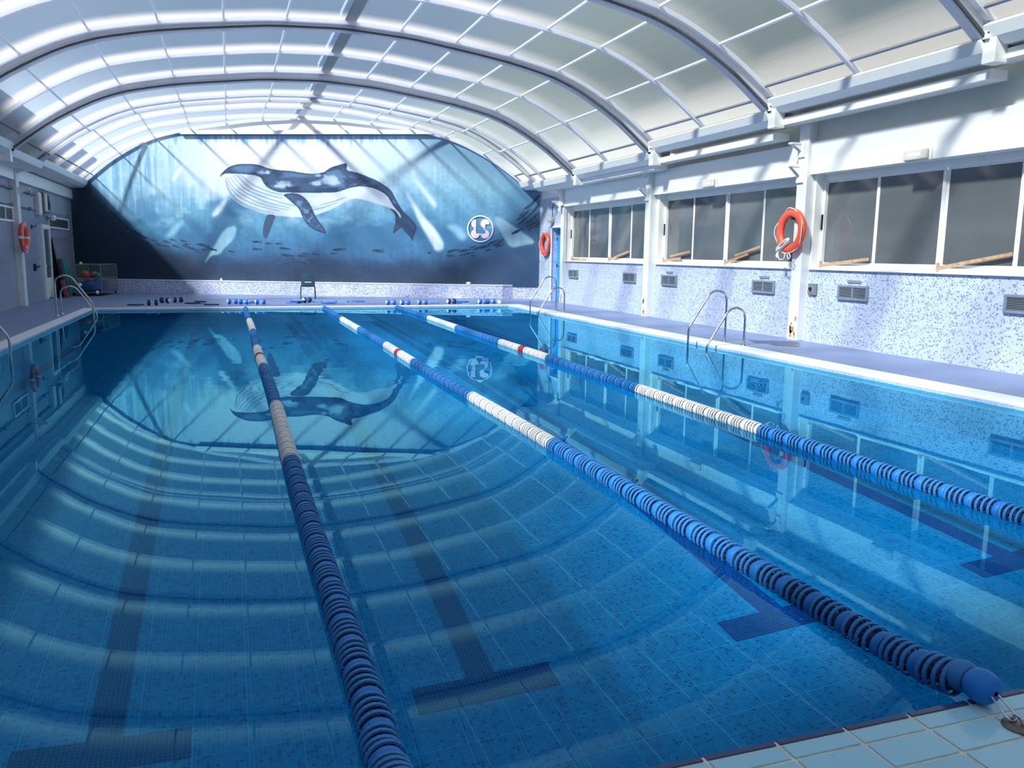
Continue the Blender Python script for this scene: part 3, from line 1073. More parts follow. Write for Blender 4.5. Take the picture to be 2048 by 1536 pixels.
ART = {'sh':{'belly':[(6.23,4.54),(6.31,4.32),(6.4,4.09),(6.56,3.81),(6.85,3.53),(7.09,3.39),(7.34,3.29),(7.83,3.13),(8.18,3.07),(8.52,3.03),(9.12,2.98),(9.61,3.0),(10.01,3.08),(10.51,3.27),(10.9,3.46),(11.25,3.65),(11.5,3.71),(11.79,3.67),(12.27,3.54),(12.75,3.4),(13.04,3.29),(13.24,3.05),(13.29,2.87),(13.34,3.1),(13.19,3.47),(12.86,3.75),(12.47,4.07),(11.8,4.21),(11.21,4.09),(10.33,3.95),(8.95,3.94),(8.36,3.98),(7.92,4.26),(7.78,4.5),(7.09,4.62),(6.5,4.64)],'back':[(6.2,4.44),(6.22,4.57),(6.37,4.72),(6.55,4.85),(6.81,4.95),(7.11,4.98),(7.5,4.98),(7.85,4.92),(8.09,4.82),(8.48,4.75),(9.07,4.72),(9.37,4.66),(9.85,4.61),(10.15,4.64),(10.35,4.69),(10.44,4.77),(10.64,4.88),(10.84,4.93),(11.08,5.0),(11.24,5.01),(11.17,4.74),(11.51,4.69),(11.8,4.6),(12.09,4.48),(12.28,4.42),(12.57,4.26),(12.91,4.03),(13.05,3.75),(13.19,3.5),(13.38,3.2),(13.72,2.92),(13.9,2.65),(13.86,2.5),(13.75,2.29),(13.72,2.08),(13.66,2.24),(13.42,2.49),(13.35,2.56),(13.34,2.66),(13.08,2.48),(12.96,2.36),(12.99,2.58),(13.08,2.87),(13.05,3.1),(12.95,3.26),(12.78,3.35),(12.97,3.32),(13.14,3.19),(13.26,2.91),(13.29,3.1),(13.04,3.36),(12.9,3.57),(12.76,3.82),(12.47,4.0),(12.18,4.11),(11.84,4.16),(11.5,4.14),(11.21,4.07),(10.87,3.95),(10.67,3.92),(9.84,3.9),(8.95,3.91),(8.6,3.91),(8.36,3.96),(8.06,4.1),(7.92,4.26),(7.83,4.47),(7.59,4.56),(7.09,4.6),(6.5,4.63),(6.28,4.57)],'flip1':[(8.67,3.82),(8.85,3.88),(9.15,3.89),(9.34,3.85),(9.58,3.68),(9.77,3.43),(9.91,3.08),(10.05,2.84),(10.25,2.61),(10.37,2.37),(10.19,2.39),(9.95,2.48),(9.65,2.65),(9.51,2.84),(9.39,3.07),(9.3,3.31),(9.08,3.49),(8.84,3.7)],'flip2':[(8.03,3.1),(8.38,3.06),(8.27,2.82),(8.13,2.49),(8.0,2.18),(7.92,2.13),(7.84,2.25),(7.82,2.44),(7.86,2.68),(7.95,2.92)],'r_a':[(5.4,1.11),(5.54,1.4),(5.87,1.89),(6.3,2.55),(6.81,2.67),(6.69,2.14),(6.27,1.8),(6.05,1.51),(5.7,1.5)],'r_b':[(13.39,4.12),(13.5,3.96),(14.22,2.98),(14.64,2.57),(15.01,1.9),(14.64,1.69),(14.39,2.15),(14.0,2.77),(13.75,3.39)],'r_c':[(13.72,4.49),(13.89,4.45),(14.52,3.72),(14.69,3.43),(14.56,3.35),(14.1,3.96)],'r_d':[(16.8,3.04),(17.05,3.06),(17.73,2.64),(18.39,2.19),(18.35,2.07),(17.99,2.02),(17.49,1.89),(17.19,2.34)],'r_e':[(14.94,2.73),(15.45,2.78),(15.84,2.33),(15.75,2.16),(15.56,2.16),(15.28,2.49)],'r_f':[(4.86,5.1),(4.92,5.04),(4.66,4.7),(4.36,4.29),(4.23,4.33),(4.36,4.62)],'r_g':[(6.34,3.69),(6.47,3.61),(6.14,3.08),(5.83,2.95),(5.79,3.08)],'r_h':[(3.83,2.15),(4.06,2.44),(4.43,2.78),(4.74,2.9),(4.36,2.36),(4.18,2.19)],'r_i':[(5.26,4.54),(5.47,4.5),(5.06,4.09),(4.85,4.17)],'dark_tl':[(0.09,4.48),(0.94,4.52),(0.99,3.99),(1.49,3.58),(1.85,3.04),(2.43,2.47),(3.02,2.02),(3.8,1.65),(4.75,1.33),(5.43,1.0),(5.57,0.12),(-0.25,0.03)],'dark_r':[(17.62,4.75),(18.66,4.23),(18.73,0.45),(18.39,0.45),(18.39,2.19),(17.73,2.68),(17.01,3.08),(17.26,3.61),(17.5,4.22)],'dark_br':[(17.49,1.89),(18.39,2.11),(18.41,0.53),(15.8,0.49),(15.97,1.21),(16.65,1.55)]},'fish':[(7.57,2.03,0.38,0),(8.04,1.97,0.3,-3),(7.56,1.75,0.38,-2),(5.69,1.75,0.47,-12),(5.77,1.71,0.34,-8),(6.51,1.65,0.25,-5),(2.65,2.35,0.47,-15),(2.86,2.22,0.51,-15),(3.03,2.16,0.38,-15),(3.38,2.04,0.3,-15),(3.59,1.88,0.38,-15),(3.91,2.0,0.3,-15),(4.17,2.07,0.25,-12),(4.29,1.82,0.34,-15),(3.89,1.82,0.25,-15),(4.61,2.03,0.3,-12),(4.73,1.91,0.25,-12),(4.69,1.83,0.34,-15),(4.99,1.73,0.47,-12),(5.39,1.88,0.55,-10),(5.47,1.69,0.34,-8),(1.85,3.0,0.51,-40),(2.1,2.74,0.47,-38),(2.35,2.51,0.51,-35),(1.95,2.59,0.38,-35),(2.55,2.2,0.34,-20),(2.76,2.01,0.34,-20),(3.11,1.93,0.25,-15),(5.16,1.62,0.25,-10),(3.28,1.81,0.21,-12),(8.68,1.79,0.44,-4),(8.44,1.97,0.3,0),(9.48,1.6,0.3,-5),(9.9,1.59,0.3,-5),(8.8,1.52,0.54,-6),(9.37,1.51,0.44,-3),(9.72,1.36,0.3,-2),(9.12,1.29,0.34,-3),(9.37,1.25,0.3,-2),(9.76,1.26,0.25,-2),(10.84,1.77,0.54,4),(10.64,1.62,0.3,3),(12.34,1.76,0.44,4),(12.44,1.7,0.3,-5),(14.36,1.69,0.15,6),(8.71,1.2,0.25,-3),(8.97,1.4,0.2,-3),(15.26,1.78,0.39,5),(15.21,1.59,0.34,-3),(14.36,1.68,0.13,5),(15.33,1.8,0.39,10),(15.16,1.72,0.26,10),(15.71,1.79,0.48,8),(15.88,1.69,0.39,10),(16.05,1.92,0.26,15),(16.22,1.88,0.35,18),(16.47,1.94,0.48,12),(16.77,2.09,0.39,22),(16.85,2.13,0.35,25),(17.11,2.18,0.26,25),(16.98,2.05,0.44,20),(17.07,1.99,0.35,15),(16.05,1.6,0.26,5),(15.62,1.62,0.26,8),(15.16,1.57,0.26,3),(16.64,1.82,0.26,12),(17.73,2.53,0.48,25),(17.9,2.88,0.39,35),(17.81,3.01,0.31,35),(17.98,3.13,0.39,40),(18.1,3.25,0.35,40),(18.18,3.46,0.39,40),(18.3,3.58,0.35,42),(18.42,3.74,0.35,42),(18.51,3.82,0.26,45),(18.02,3.01,0.26,30),(18.23,3.17,0.31,35),(18.39,3.34,0.35,38),(18.51,3.5,0.31,42),(18.15,2.89,0.26,25),(18.31,3.01,0.26,30),(18.43,3.13,0.26,35),(18.15,2.72,0.22,15),(18.31,2.81,0.26,25),(18.23,2.64,0.26,30),(18.48,2.77,0.26,30),(17.89,3.17,0.26,40),(18.05,3.42,0.26,42)],'gro':[[(6.39,4.44),(6.67,4.0),(7.05,3.67),(7.74,3.39),(8.53,3.21)],[(6.46,4.47),(6.77,4.04),(7.26,3.72),(7.94,3.44),(8.83,3.26)],[(6.59,4.49),(6.97,4.05),(7.46,3.77),(8.14,3.51),(8.93,3.33)],[(6.74,4.51),(7.12,4.09),(7.71,3.81),(8.44,3.58),(9.13,3.4)],[(6.89,4.54),(7.37,4.09),(7.96,3.86),(8.65,3.68)],[(6.41,4.33),(6.61,3.9),(6.95,3.57),(7.64,3.29),(8.33,3.13)],[(7.04,4.56),(7.52,4.19),(8.06,3.96),(8.65,3.82)],[(10.12,3.45),(10.61,3.57),(11.11,3.74)],[(9.82,3.26),(10.31,3.38),(10.81,3.55)],[(6.43,4.23),(6.56,3.9),(6.85,3.6),(7.44,3.29),(8.13,3.12)]],'wp':[(7.84,4.66,0.25,0.09),(8.09,4.68,0.12,0.1),(8.66,4.22,0.3,0.14),(8.86,4.16,0.3,0.07),(10.48,4.39,0.3,0.16),(9.99,4.25,0.25,0.1),(10.1,4.55,0.2,0.06),(10.73,4.3,0.2,0.11)],'dp':[(11.31,4.35,0.3,0.22),(11.7,4.35,0.25,0.2),(8.07,4.26,0.07,0.06),(10.43,4.02,0.59,0.12),(9.15,4.06,0.44,0.12),(12.28,4.12,0.3,0.15)]}

# ------------------------------------------------------------------ whale mural: painted in metres of wall (s along the wall, z up), carried as a colour layer
RES = 0.0125
S1, Z0, Z1 = 18.6, 0.44, 6.45
NW, NH = int(S1 / RES), int((Z1 - Z0) / RES)
SS, ZZ = np.meshgrid((np.arange(NW) + 0.5) * RES, Z0 + (np.arange(NH) + 0.5) * RES)


def vnoise(sx, sz, seed, octs=4):
    """smooth value noise on the mural grid with feature size sx by sz metres"""
    r = np.random.RandomState(seed)
    out = np.zeros_like(SS)
    amp, tot = 1.0, 0.0
    for o in range(octs):
        fx, fz = SS / sx * 2 ** o, (ZZ - Z0) / sz * 2 ** o
        g = r.rand(int(fz.max()) + 3, int(fx.max()) + 3)
        ix, iz = fx.astype(int), fz.astype(int)
        tx, tz = fx - ix, fz - iz
        tx, tz = tx * tx * (3 - 2 * tx), tz * tz * (3 - 2 * tz)
        out += amp * ((g[iz, ix] * (1 - tx) + g[iz, ix + 1] * tx) * (1 - tz) + (g[iz + 1, ix] * (1 - tx) + g[iz + 1, ix + 1] * tx) * tz)
        tot += amp
        amp *= 0.5
    return out / tot


def inside(poly):
    m = np.zeros(SS.shape, bool)
    n = len(poly)
    for i in range(n):
        x0, y0 = poly[i]
        x1, y1 = poly[(i + 1) % n]
        if y0 == y1:
            continue
        c = (ZZ >= min(y0, y1)) & (ZZ < max(y0, y1))
        m ^= c & (SS < x0 + (ZZ - y0) * (x1 - x0) / (y1 - y0))
    return m.astype(np.float32)


def smooth_poly(p, it=2):
    for _ in range(it):
        q = []
        for i in range(len(p)):
            (a, b_), (c_, d_) = p[i], p[(i + 1) % len(p)]
            q += [(0.75 * a + 0.25 * c_, 0.75 * b_ + 0.25 * d_), (0.25 * a + 0.75 * c_, 0.25 * b_ + 0.75 * d_)]
        p = q
    return p


def blur(m, r):
    k = max(1, int(r / RES))
    for ax in (0, 1):
        for _ in range(3):
            pad = [(k, k) if a == ax else (0, 0) for a in (0, 1)]
            c = np.cumsum(np.pad(m, pad, mode='edge'), axis=ax)
            c = np.insert(c, 0, 0, axis=ax)
            L = m.shape[ax]
            w = 2 * k + 1
            m = (np.take(c, np.arange(L) + w, axis=ax) - np.take(c, np.arange(L), axis=ax)) / w if c.shape[ax] >= L + w else m
    return m


def sst(a, b_, x):
    t = np.clip((x - a) / (b_ - a), 0, 1)
    return t * t * (3 - 2 * t)


IMG = np.zeros(SS.shape + (3,), np.float32)


def lay(c, mask):
    mask = np.clip(mask, 0, 1)[..., None]
    IMG[:] = IMG * (1 - mask) + np.array(c, np.float32) * mask


n_big = vnoise(2.6, 1.5, 1)
n_mid = vnoise(0.9, 0.6, 2)
n_fine = vnoise(0.14, 0.10, 3, 3)
n_str = vnoise(0.10, 1.4, 4, 3)          # vertical brush streaks
n_hor = vnoise(1.2, 0.16, 5, 3)
zz = ZZ + (n_big - 0.5) * 0.9 + (n_mid - 0.5) * 0.35
stops = [(0.5, (40, 58, 82)), (1.05, (42, 64, 92)), (1.3, (48, 78, 108)), (1.6, (58, 104, 140)), (2.3, (72, 128, 160)),
         (3.2, (104, 156, 182)), (4.2, (142, 186, 204)), (5.6, (178, 208, 222))]
for ch in range(3):
    IMG[..., ch] = np.interp(zz, [s_[0] for s_ in stops], [s_[1][ch] for s_ in stops])
IMG *= (0.88 + 0.16 * n_fine + 0.12 * n_str)[..., None]
lay((168, 204, 216), 0.7 * sst(0.54, 0.72, n_mid) * sst(2.2, 3.2, ZZ))
lay((58, 110, 146), 0.7 * sst(0.52, 0.70, vnoise(1.6, 1.0, 9)) * sst(1.4, 2.0, ZZ) * (1 - sst(3.0, 4.6, ZZ)))
glow = np.exp(-(np.abs(SS - 8.6) / 4.3) ** 4) * sst(3.3, 4.5, ZZ + (n_mid - 0.5) * 1.1 + (n_str - 0.5) * 0.6)
lay((240, 239, 243), glow * 0.97)
glow2 = np.exp(-((SS - 13.9) / 1.6) ** 2) * sst(4.4, 5.3, ZZ + (n_str - 0.5) * 0.9)
lay((226, 234, 240), glow2 * 0.7)
lay((206, 224, 234), 0.5 * sst(0.56, 0.74, n_str) * sst(2.6, 4.2, ZZ) * (1 - sst(4.0, 6.0, SS)) * sst(0.5, 1.5, SS))
lay((96, 146, 182), 0.5 * sst(0.55, 0.7, 1 - n_str) * sst(2.2, 3.4, ZZ) * (1 - sst(3.0, 5.0, SS)))
lay((104, 150, 186), sst(0.0, 1.0, (1 - sst(0.2, 4.9, SS)) * sst(4.2, 5.6, ZZ) * 0.8 * (0.5 + n_mid)))
# darker ends and bottom corners
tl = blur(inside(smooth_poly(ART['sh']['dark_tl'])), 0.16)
lay((37, 54, 76), tl * 0.97)  # navy paint, with the shadow cast on this corner in its tone
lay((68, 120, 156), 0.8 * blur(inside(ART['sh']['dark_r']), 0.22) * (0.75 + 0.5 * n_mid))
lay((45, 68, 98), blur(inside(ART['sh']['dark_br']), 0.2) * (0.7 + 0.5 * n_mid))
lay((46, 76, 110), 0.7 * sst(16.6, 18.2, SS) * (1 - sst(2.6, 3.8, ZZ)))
# blue paint running down from the top edge
lay((110, 164, 208), 0.75 * sst(5.70, 6.12, ZZ + (n_str - 0.5) * 0.8 + (n_mid - 0.5) * 0.2) * sst(3.8, 4.6, SS) * (1 - sst(13.2, 14.6, SS)))
lay((74, 126, 172), 0.8 * sst(5.98, 6.08, ZZ) * sst(4.4, 4.6, SS))
lay((96, 140, 172), 0.8 * sst(13.2, 14.8, SS) * sst(4.2, 5.6, ZZ + 0.35 * (SS - 15.0)))
# shafts of light
for nm, c, op, bl in (('r_a', (158, 200, 214), .95, .04), ('r_b', (222, 234, 240), 1.0, .07), ('r_c', (224, 236, 240), 1.0, .08),
                      ('r_d', (154, 192, 208), .95, .05), ('r_e', (160, 196, 212), .85, .08), ('r_f', (230, 232, 238), .9, .05),
                      ('r_g', (226, 232, 238), .85, .06), ('r_h', (150, 194, 212), .8, .08), ('r_i', (210, 224, 234), .7, .07)):
    lay(c, op * blur(inside(smooth_poly(ART['sh'][nm], 1)), bl * 0.7) * (0.8 + 0.4 * n_mid) * (0.82 + 0.36 * n_str))
# fish shoals
for s_, z_, l_, a_ in ART['fish']:
    ca, sa = math.cos(math.radians(a_)), math.sin(math.radians(a_))
    u = ((SS - s_) * ca + (ZZ - z_) * sa) / (l_ / 2)
    v = (-(SS - s_) * sa + (ZZ - z_) * ca)
    w = 0.045 * min(1.3, max(0.7, l_ / 0.4)) * np.sqrt(np.clip(1 - u * u, 0, 1)) * np.where(u < 0, 1.0, 1.0 - 0.75 * np.clip(u, 0, 1))
    tail = 0.05 * np.clip((u - 0.62) / 0.4, 0, 1)
    lay((34, 56, 82), 0.92 * (np.abs(v) < np.maximum(w, tail * (u < 1.0))) * (np.abs(u) < 1))
# whale
belly = blur(inside(smooth_poly(ART['sh']['belly'])), 0.02)
lay((224, 230, 236), belly * (0.93 + 0.1 * n_mid))
lay((186, 204, 218), belly * 0.5 * sst(0.50, 0.62, n_hor))


def stroke(pts, w, c, op):
    m = np.zeros(SS.shape, np.float32)
    P = np.array(pts)
    t = np.linspace(0, len(P) - 1, 70)
    i = np.clip(t.astype(int), 0, len(P) - 2)
    f = (t - i)[:, None]
    p0, p1, p2, p3 = P[np.maximum(i - 1, 0)], P[i], P[i + 1], P[np.minimum(i + 2, len(P) - 1)]
    C = 0.5 * (2 * p1 + (p2 - p0) * f + (2 * p0 - 5 * p1 + 4 * p2 - p3) * f ** 2 + (3 * p1 - p0 - 3 * p2 + p3) * f ** 3)
    x0, x1 = C[:, 0].min() - .1, C[:, 0].max() + .1
    z0, z1 = C[:, 1].min() - .1, C[:, 1].max() + .1
    js, je = max(0, int((z0 - Z0) / RES)), min(NH, int((z1 - Z0) / RES) + 1)
    is_, ie = max(0, int(x0 / RES)), min(NW, int(x1 / RES) + 1)
    sub_s, sub_z = SS[js:je, is_:ie], ZZ[js:je, is_:ie]
    d = np.full(sub_s.shape, 9.0)
    for k in range(len(C) - 1):
        a, b_ = C[k], C[k + 1]
        e = b_ - a
        q = np.clip(((sub_s - a[0]) * e[0] + (sub_z - a[1]) * e[1]) / (e @ e + 1e-9), 0, 1)
        d = np.minimum(d, np.hypot(sub_s - a[0] - q * e[0], sub_z - a[1] - q * e[1]) - w * (0.5 + 0.5 * math.sin(PI * k / len(C))) * 0.5)
    m[js:je, is_:ie] = np.clip(1 - d / 0.012, 0, 1)
    lay(c, m * op)


for g in ART['gro']:
    stroke(g, 0.03, (128, 150, 172), 0.8)
f2 = inside(smooth_poly(ART['sh']['flip2']))
lay((58, 82, 112), f2)
lay((206, 220, 230), f2 * (1 - sst(0.0, 0.10, SS - (7.36 - 0.0) + 0.25 * (ZZ - 2.2))))
back = inside(smooth_poly(ART['sh']['back']))
lay((60, 84, 116), back * (0.95 + 0.1 * n_fine))
lay((102, 136, 170), back * 0.75 * sst(0.46, 0.66, vnoise(0.7, 0.35, 21)))
lay((46, 66, 98), back * 0.85 * sst(0.54, 0.70, vnoise(0.6, 0.3, 22)))
edge = np.clip(back - blur(back, 0.05), 0, 1)
lay((40, 58, 86), np.clip(edge * 2.2, 0, 1) * back)
for s_, z_, rx, rz in ART['wp']:
    d = np.hypot((SS - s_) / rx, (ZZ - z_) / rz) + (n_fine - 0.5) * 1.0 + (n_mid - 0.5) * 1.2
    lay((196, 210, 224), back * (1 - sst(0.35, 1.15, d)) * 0.85)
for s_, z_, rx, rz in ART['dp']:
    d = np.hypot((SS - s_) / rx, (ZZ - z_) / rz) + (n_fine - 0.5) * 1.2
    lay((40, 58, 88), back * (1 - sst(0.6, 1.05, d)) * 0.8)
f1 = inside(smooth_poly(ART['sh']['flip1']))
lay((66, 92, 124), f1)
lay((118, 150, 178), f1 * 0.8 * sst(0.50, 0.64, vnoise(0.3, 0.25, 23)))
lay((44, 64, 92), f1 * 0.8 * sst(0.56, 0.66, vnoise(0.16, 0.12, 24)))
e1 = np.clip((f1 - blur(f1, 0.04)) * 2.2, 0, 1) * f1
lay((38, 56, 84), e1)

PW, PH = 1180, 340
us = np.linspace(0.06, S1 - 0.03, PW)
top = np.empty(PW)
for i, s_ in enumerate(us):
    top[i] = min(6.10, wall_top(s_))
ts = np.linspace(0, 1, PH)
VZ = 0.44 + ts[:, None] * (top[None, :] - 0.44)
VS = np.repeat(us[None, :], PH, 0)
ix = np.clip(VS / RES - 0.5, 0, NW - 1.001)
iz = np.clip((VZ - Z0) / RES - 0.5, 0, NH - 1.001)
i0, j0 = ix.astype(int), iz.astype(int)
fx, fz = (ix - i0)[..., None], (iz - j0)[..., None]
C = (IMG[j0, i0] * (1 - fx) + IMG[j0, i0 + 1] * fx) * (1 - fz) + (IMG[j0 + 1, i0] * (1 - fx) + IMG[j0 + 1, i0 + 1] * fx) * fz
C = np.clip(C / 255 * 0.95, 0, 1)
C = np.where(C <= 0.04045, C / 12.92, ((C + 0.055) / 1.055) ** 2.4)
P0 = WO + WN * 0.02
co = np.stack([P0.x + WD.x * VS, P0.y + WD.y * VS, VZ], -1).reshape(-1, 3)
idx = np.arange(PW * PH).reshape(PH, PW)
quads = np.stack([idx[:-1, :-1], idx[:-1, 1:], idx[1:, 1:], idx[1:, :-1]], -1).reshape(-1)
me = bpy.data.meshes.new('mural')
me.vertices.add(PW * PH)
me.vertices.foreach_set('co', co.astype(np.float32).ravel())
nq = (PW - 1) * (PH - 1)
me.loops.add(nq * 4)
me.loops.foreach_set('vertex_index', quads.astype(np.int32))
me.polygons.add(nq)
me.polygons.foreach_set('loop_start', np.arange(0, nq * 4, 4, dtype=np.int32))
me.update(calc_edges=True)
ca_ = me.color_attributes.new('paint', 'FLOAT_COLOR', 'POINT')
ca_.data.foreach_set('color', np.concatenate([C.reshape(-1, 3), np.ones((PW * PH, 1))], 1).astype(np.float32).ravel())
k = NT('mural_paint')
at = k.n('Attribute')
at.attribute_name = 'paint'
p = k.n('BsdfPrincipled', Base__Color=at.outputs['Color'], Roughness=0.55)
me.materials.append(k.done(p.outputs[0]))
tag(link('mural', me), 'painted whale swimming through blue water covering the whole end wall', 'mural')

# emblem fixed on the mural
em = empty('club_emblem')
tag(em, 'round white ring emblem with pink lobed LS letters on the whale mural', 'emblem')
EC = (16.33, 2.61)


def flat_on_wall(name, loops, mat, off, th, parent):
    """flat shapes (lists of (ds, dz)) standing off the wall with thickness th"""
    b = MB()
    for lp in loops:
        n = len(lp)
        vb = len(b.v)
        for o_ in (off, off + th):
            b.v += [on_wall(EC[0] + x, EC[1] + z, o_) for x, z in lp]
        b.face(range(vb, vb + n))
        b.face(range(vb + 2 * n - 1, vb + n - 1, -1))
        for i in range(n):
            j = (i + 1) % n
            b.face((vb + i, vb + j, vb + n + j, vb + n + i))
    return b.build(name, mat, parent)


def disc(cx, cz, r, a0=0, a1=360, n=28):
    return [(cx + r * math.cos(math.radians(a0 + (a1 - a0) * i / n)), cz + r * math.sin(math.radians(a0 + (a1 - a0) * i / n)))
            for i in range(n + (0 if a1 - a0 == 360 else 1))]


b = MB()
for i in range(48):
    a0, a1 = 2 * PI * i / 48, 2 * PI * (i + 1) / 48
    q = []
    for o_ in (0.03, 0.055):
        for a in (a0, a1):
            for r in (0.455, 0.505):
                q.append(on_wall(EC[0] + r * math.cos(a), EC[1] + r * math.sin(a), o_))
    vb = len(b.v)
    b.v += q
    for f in ((4, 5, 7, 6), (0, 2, 3, 1), (1, 3, 7, 5), (0, 4, 6, 2)):
        b.face([vb + w for w in f])
b.build('ring', M['emblem_white'], em)
flat_on_wall('letter_l', [disc(-0.19, 0.19, 0.158, 78, 282) + [(-0.158, 0.04), (-0.158, 0.34)],
                          [(-0.255, 0.06), (-0.158, 0.06), (-0.158, -0.06), (-0.255, -0.06)],
                          disc(-0.19, -0.19, 0.165, 79, 365.5) + [(-0.158, -0.174)],
                          [(-0.06, -0.174), (0.02, -0.174), (0.02, -0.235), (-0.06, -0.235)]], M['pink'], 0.03, 0.02, em)
flat_on_wall('letter_s', [disc(0.18, 0.19, 0.172, -8.7, 273) + [(0.19, 0.164)],
                          [(0.07, 0.08), (0.19, 0.03), (0.19, -0.02), (0.27, -0.08), (0.19, -0.06), (0.12, 0.0)],
                          disc(0.18, -0.195, 0.165, 172.7, 446.5) + [(0.19, -0.174)],
                          [(0.02, -0.174), (0.10, -0.174), (0.10, -0.235), (0.02, -0.235)]], M['pink'], 0.03, 0.02, em)

# ------------------------------------------------------------------ lane ropes
RB, RI = 0.074, 0.066


def ring_mesh(mat, name, core):
    b = MB()
    n = 20
    for i in range(n):
        a0, a1 = 2 * PI * i / n, 2 * PI * (i + 1) / n
        vb = len(b.v)
        for a in (a0, a1):
            for r in (RI, RB):
                for y in (-0.009, 0.009):
                    b.v.append((r * math.cos(a), y, r * math.sin(a)))
        for ci, f in ((0, (2, 3, 7, 6)), (1, (1, 0, 4, 5)), (0, (0, 2, 6, 4)), (0, (3, 1, 5, 7))):
            b.cur = ci
            b.face([vb + w for w in f])
    b.cur = 1
    for i in range(4):
        a = PI / 4 + i * PI / 2
        b.bar((0.012 * math.cos(a), 0, 0.012 * math.sin(a)), (RI * math.cos(a), 0, RI * math.sin(a)), 0.008, 0.014, up=(0, 1, 0))
    b.lathe([(0.046, -0.006), (0.05, 0.0), (0.046, 0.006)], 'y', 16)
    b.lathe([(0.02, -0.02), (0.02, 0.02)], 'y', 8)
    o = b.build(name, [mat, core])
    me = o.data
    bpy.data.objects.remove(o)
    return me


def drum_mesh(mat, name):
    b = MB()
    b.lathe([(0.012, -0.023), (0.060, -0.023), (0.066, -0.014), (0.066, 0.014), (0.060, 0.023), (0.012, 0.023)], 'y', 20)
    o = b.build(name, mat, smooth=True)
    me = o.data
    bpy.data.objects.remove(o)
    return me


ring_me = {c: ring_mesh(M[m], 'float_disc', M[k_]) for c, m, k_ in (('b', 'lane_blue', 'lane_dark'), ('w', 'lane_white', 'lane_core'), ('r', 'lane_red', 'lane_red'))}
drum_me = {c: drum_mesh(M[m], 'float_drum') for c, m in (('b', 'lane_drum'), ('w', 'lane_white'), ('r', 'lane_red'))}


def rope_colour(y):
    for a, b_, c in ((6.85, 9.5, 'w'), (12.8, 13.9, 'w'), (13.9, 14.2, 'r'), (14.2, 15.35, 'w'), (18.65, 21.6, 'w')):
        if a <= y < b_:
            return c
    return 'b'


PITCH = 0.046
for rx, lab in ((0.44, 'striped blue and white lane rope running nearest the left wall, under the whale head'),
                (2.75, 'middle striped lane rope hooked to the steel plate on the near tiles'),
                (5.03, 'striped lane rope closest to the ladders of the window side')):
    r = empty('lane_rope', (rx, 0, 0))
    tag(r, lab, 'lane rope', 'lane ropes across the pool')
    zof = lambda y: -0.036 + 0.105 * max(0.0, (2.75 - y) / 0.55) ** 1.5 if y < 2.75 else -0.036
    xo = (-0.06 if rx == 2.75 else 0.0)
    xof = lambda y: xo * max(0.0, (2.75 - y) / 0.55) if y < 2.75 else 0.012 * math.sin(y * 0.7 + rx)
    ys = np.arange(2.34, 25.98, PITCH)
    far = {'b': MB(), 'w': MB(), 'r': MB()}
    for i, y in enumerate(ys):
        drum = i % 5 == 4
        c = rope_colour(y)
        if i < 298:
            o = link('float_drum' if drum else 'float_disc', (drum_me if drum else ring_me)[c], r)
            o.location = (xof(y), y, zof(y))
            o.rotation_euler = (rnd.uniform(-0.06, 0.06), rnd.uniform(0, 0.8), rnd.uniform(-0.06, 0.06))
        else:
            far[c].lathe([(0.05, -0.010), (RB, -0.008), (RB, 0.008), (0.05, 0.010)] if not drum else [(0.05, -0.023), (0.066, -0.018), (0.066, 0.018), (0.05, 0.023)], 'y', 12, (xof(y), y, zof(y)))
    a = MB()
    for ci, c in enumerate('bwr'):
        a.cur = ci
        vb = len(a.v)
        a.v += far[c].v
        for f in far[c].f:
            a.face([vb + w for w in f])
    a.build('far_floats', [M['lane_blue'], M['lane_white'], M['lane_red']], r)['kind'] = 'stuff'
    cb = MB()
    cb.tube([(xof(y), y, zof(y)) for y in (2.22, 2.3, 2.4, 2.5, 2.65, 2.8, 5, 8, 12, 16, 20, 24, 26.2)], 0.006, 6)
    cb.build('cable', M['steel'], r)
    e = MB()
    e.lathe([(0.010, 2.140), (0.038, 2.146), (0.057, 2.163), (0.066, 2.188), (0.067, 2.210), (0.060, 2.238), (0.044, 2.256), (0.02, 2.264)], 'y', 22, (xo, 0, 0.072))
    e.build('end_float', M['lane_drum'], r, smooth=True)
    e = MB()
    e.lathe([(0.02, 2.264), (0.052, 2.268), (0.062, 2.285), (0.064, 2.305), (0.058, 2.325), (0.02, 2.33)], 'y', 22, (xo * 0.8, 0, 0.062))
    e.build('end_float', M['lane_blue'], r, smooth=True)
    h = MB()
    lp = rounded([(xo - 0.016, 2.16, 0.07), (xo - 0.022, 2.09, 0.035), (xo - 0.02, 2.055, 0.012), (xo + 0.02, 2.055, 0.012), (xo + 0.022, 2.09, 0.035), (xo + 0.016, 2.16, 0.07)], [0.02] * 4, 4)
    h.tube(lp, 0.004, 6)
    h.build('hook', M['steel'], r, smooth=True)
    # anchor plate in the tiles
    ap = empty('anchor_plate', (rx + xo, 2.035, 0.0))
    where = {0.44: 'round steel anchor plate at the end of the rope below the whale head', 2.75: 'round steel anchor plate in the pale blue tiles by the hooked rope end',
             5.03: 'round steel anchor plate at the end of the window side rope'}[rx]
    tag(ap, where, 'anchor', 'anchor plates in the near edge')
    pb = MB()
    pb.lathe([(0.001, 0.001), (0.058, 0.001), (0.058, 0.006), (0.046, 0.010), (0.001, 0.010)], 'z', 22)
    pb.build('plate', M['dark_steel'], ap, smooth=True)
    pb = MB()
    pb.tube(rounded([(0, 0.028, 0.004), (0, 0.026, 0.035), (0, -0.012, 0.035), (0, -0.014, 0.004)], [0.015, 0.015], 5), 0.005, 8)
    pb.build('eye', M['steel'], ap, smooth=True)

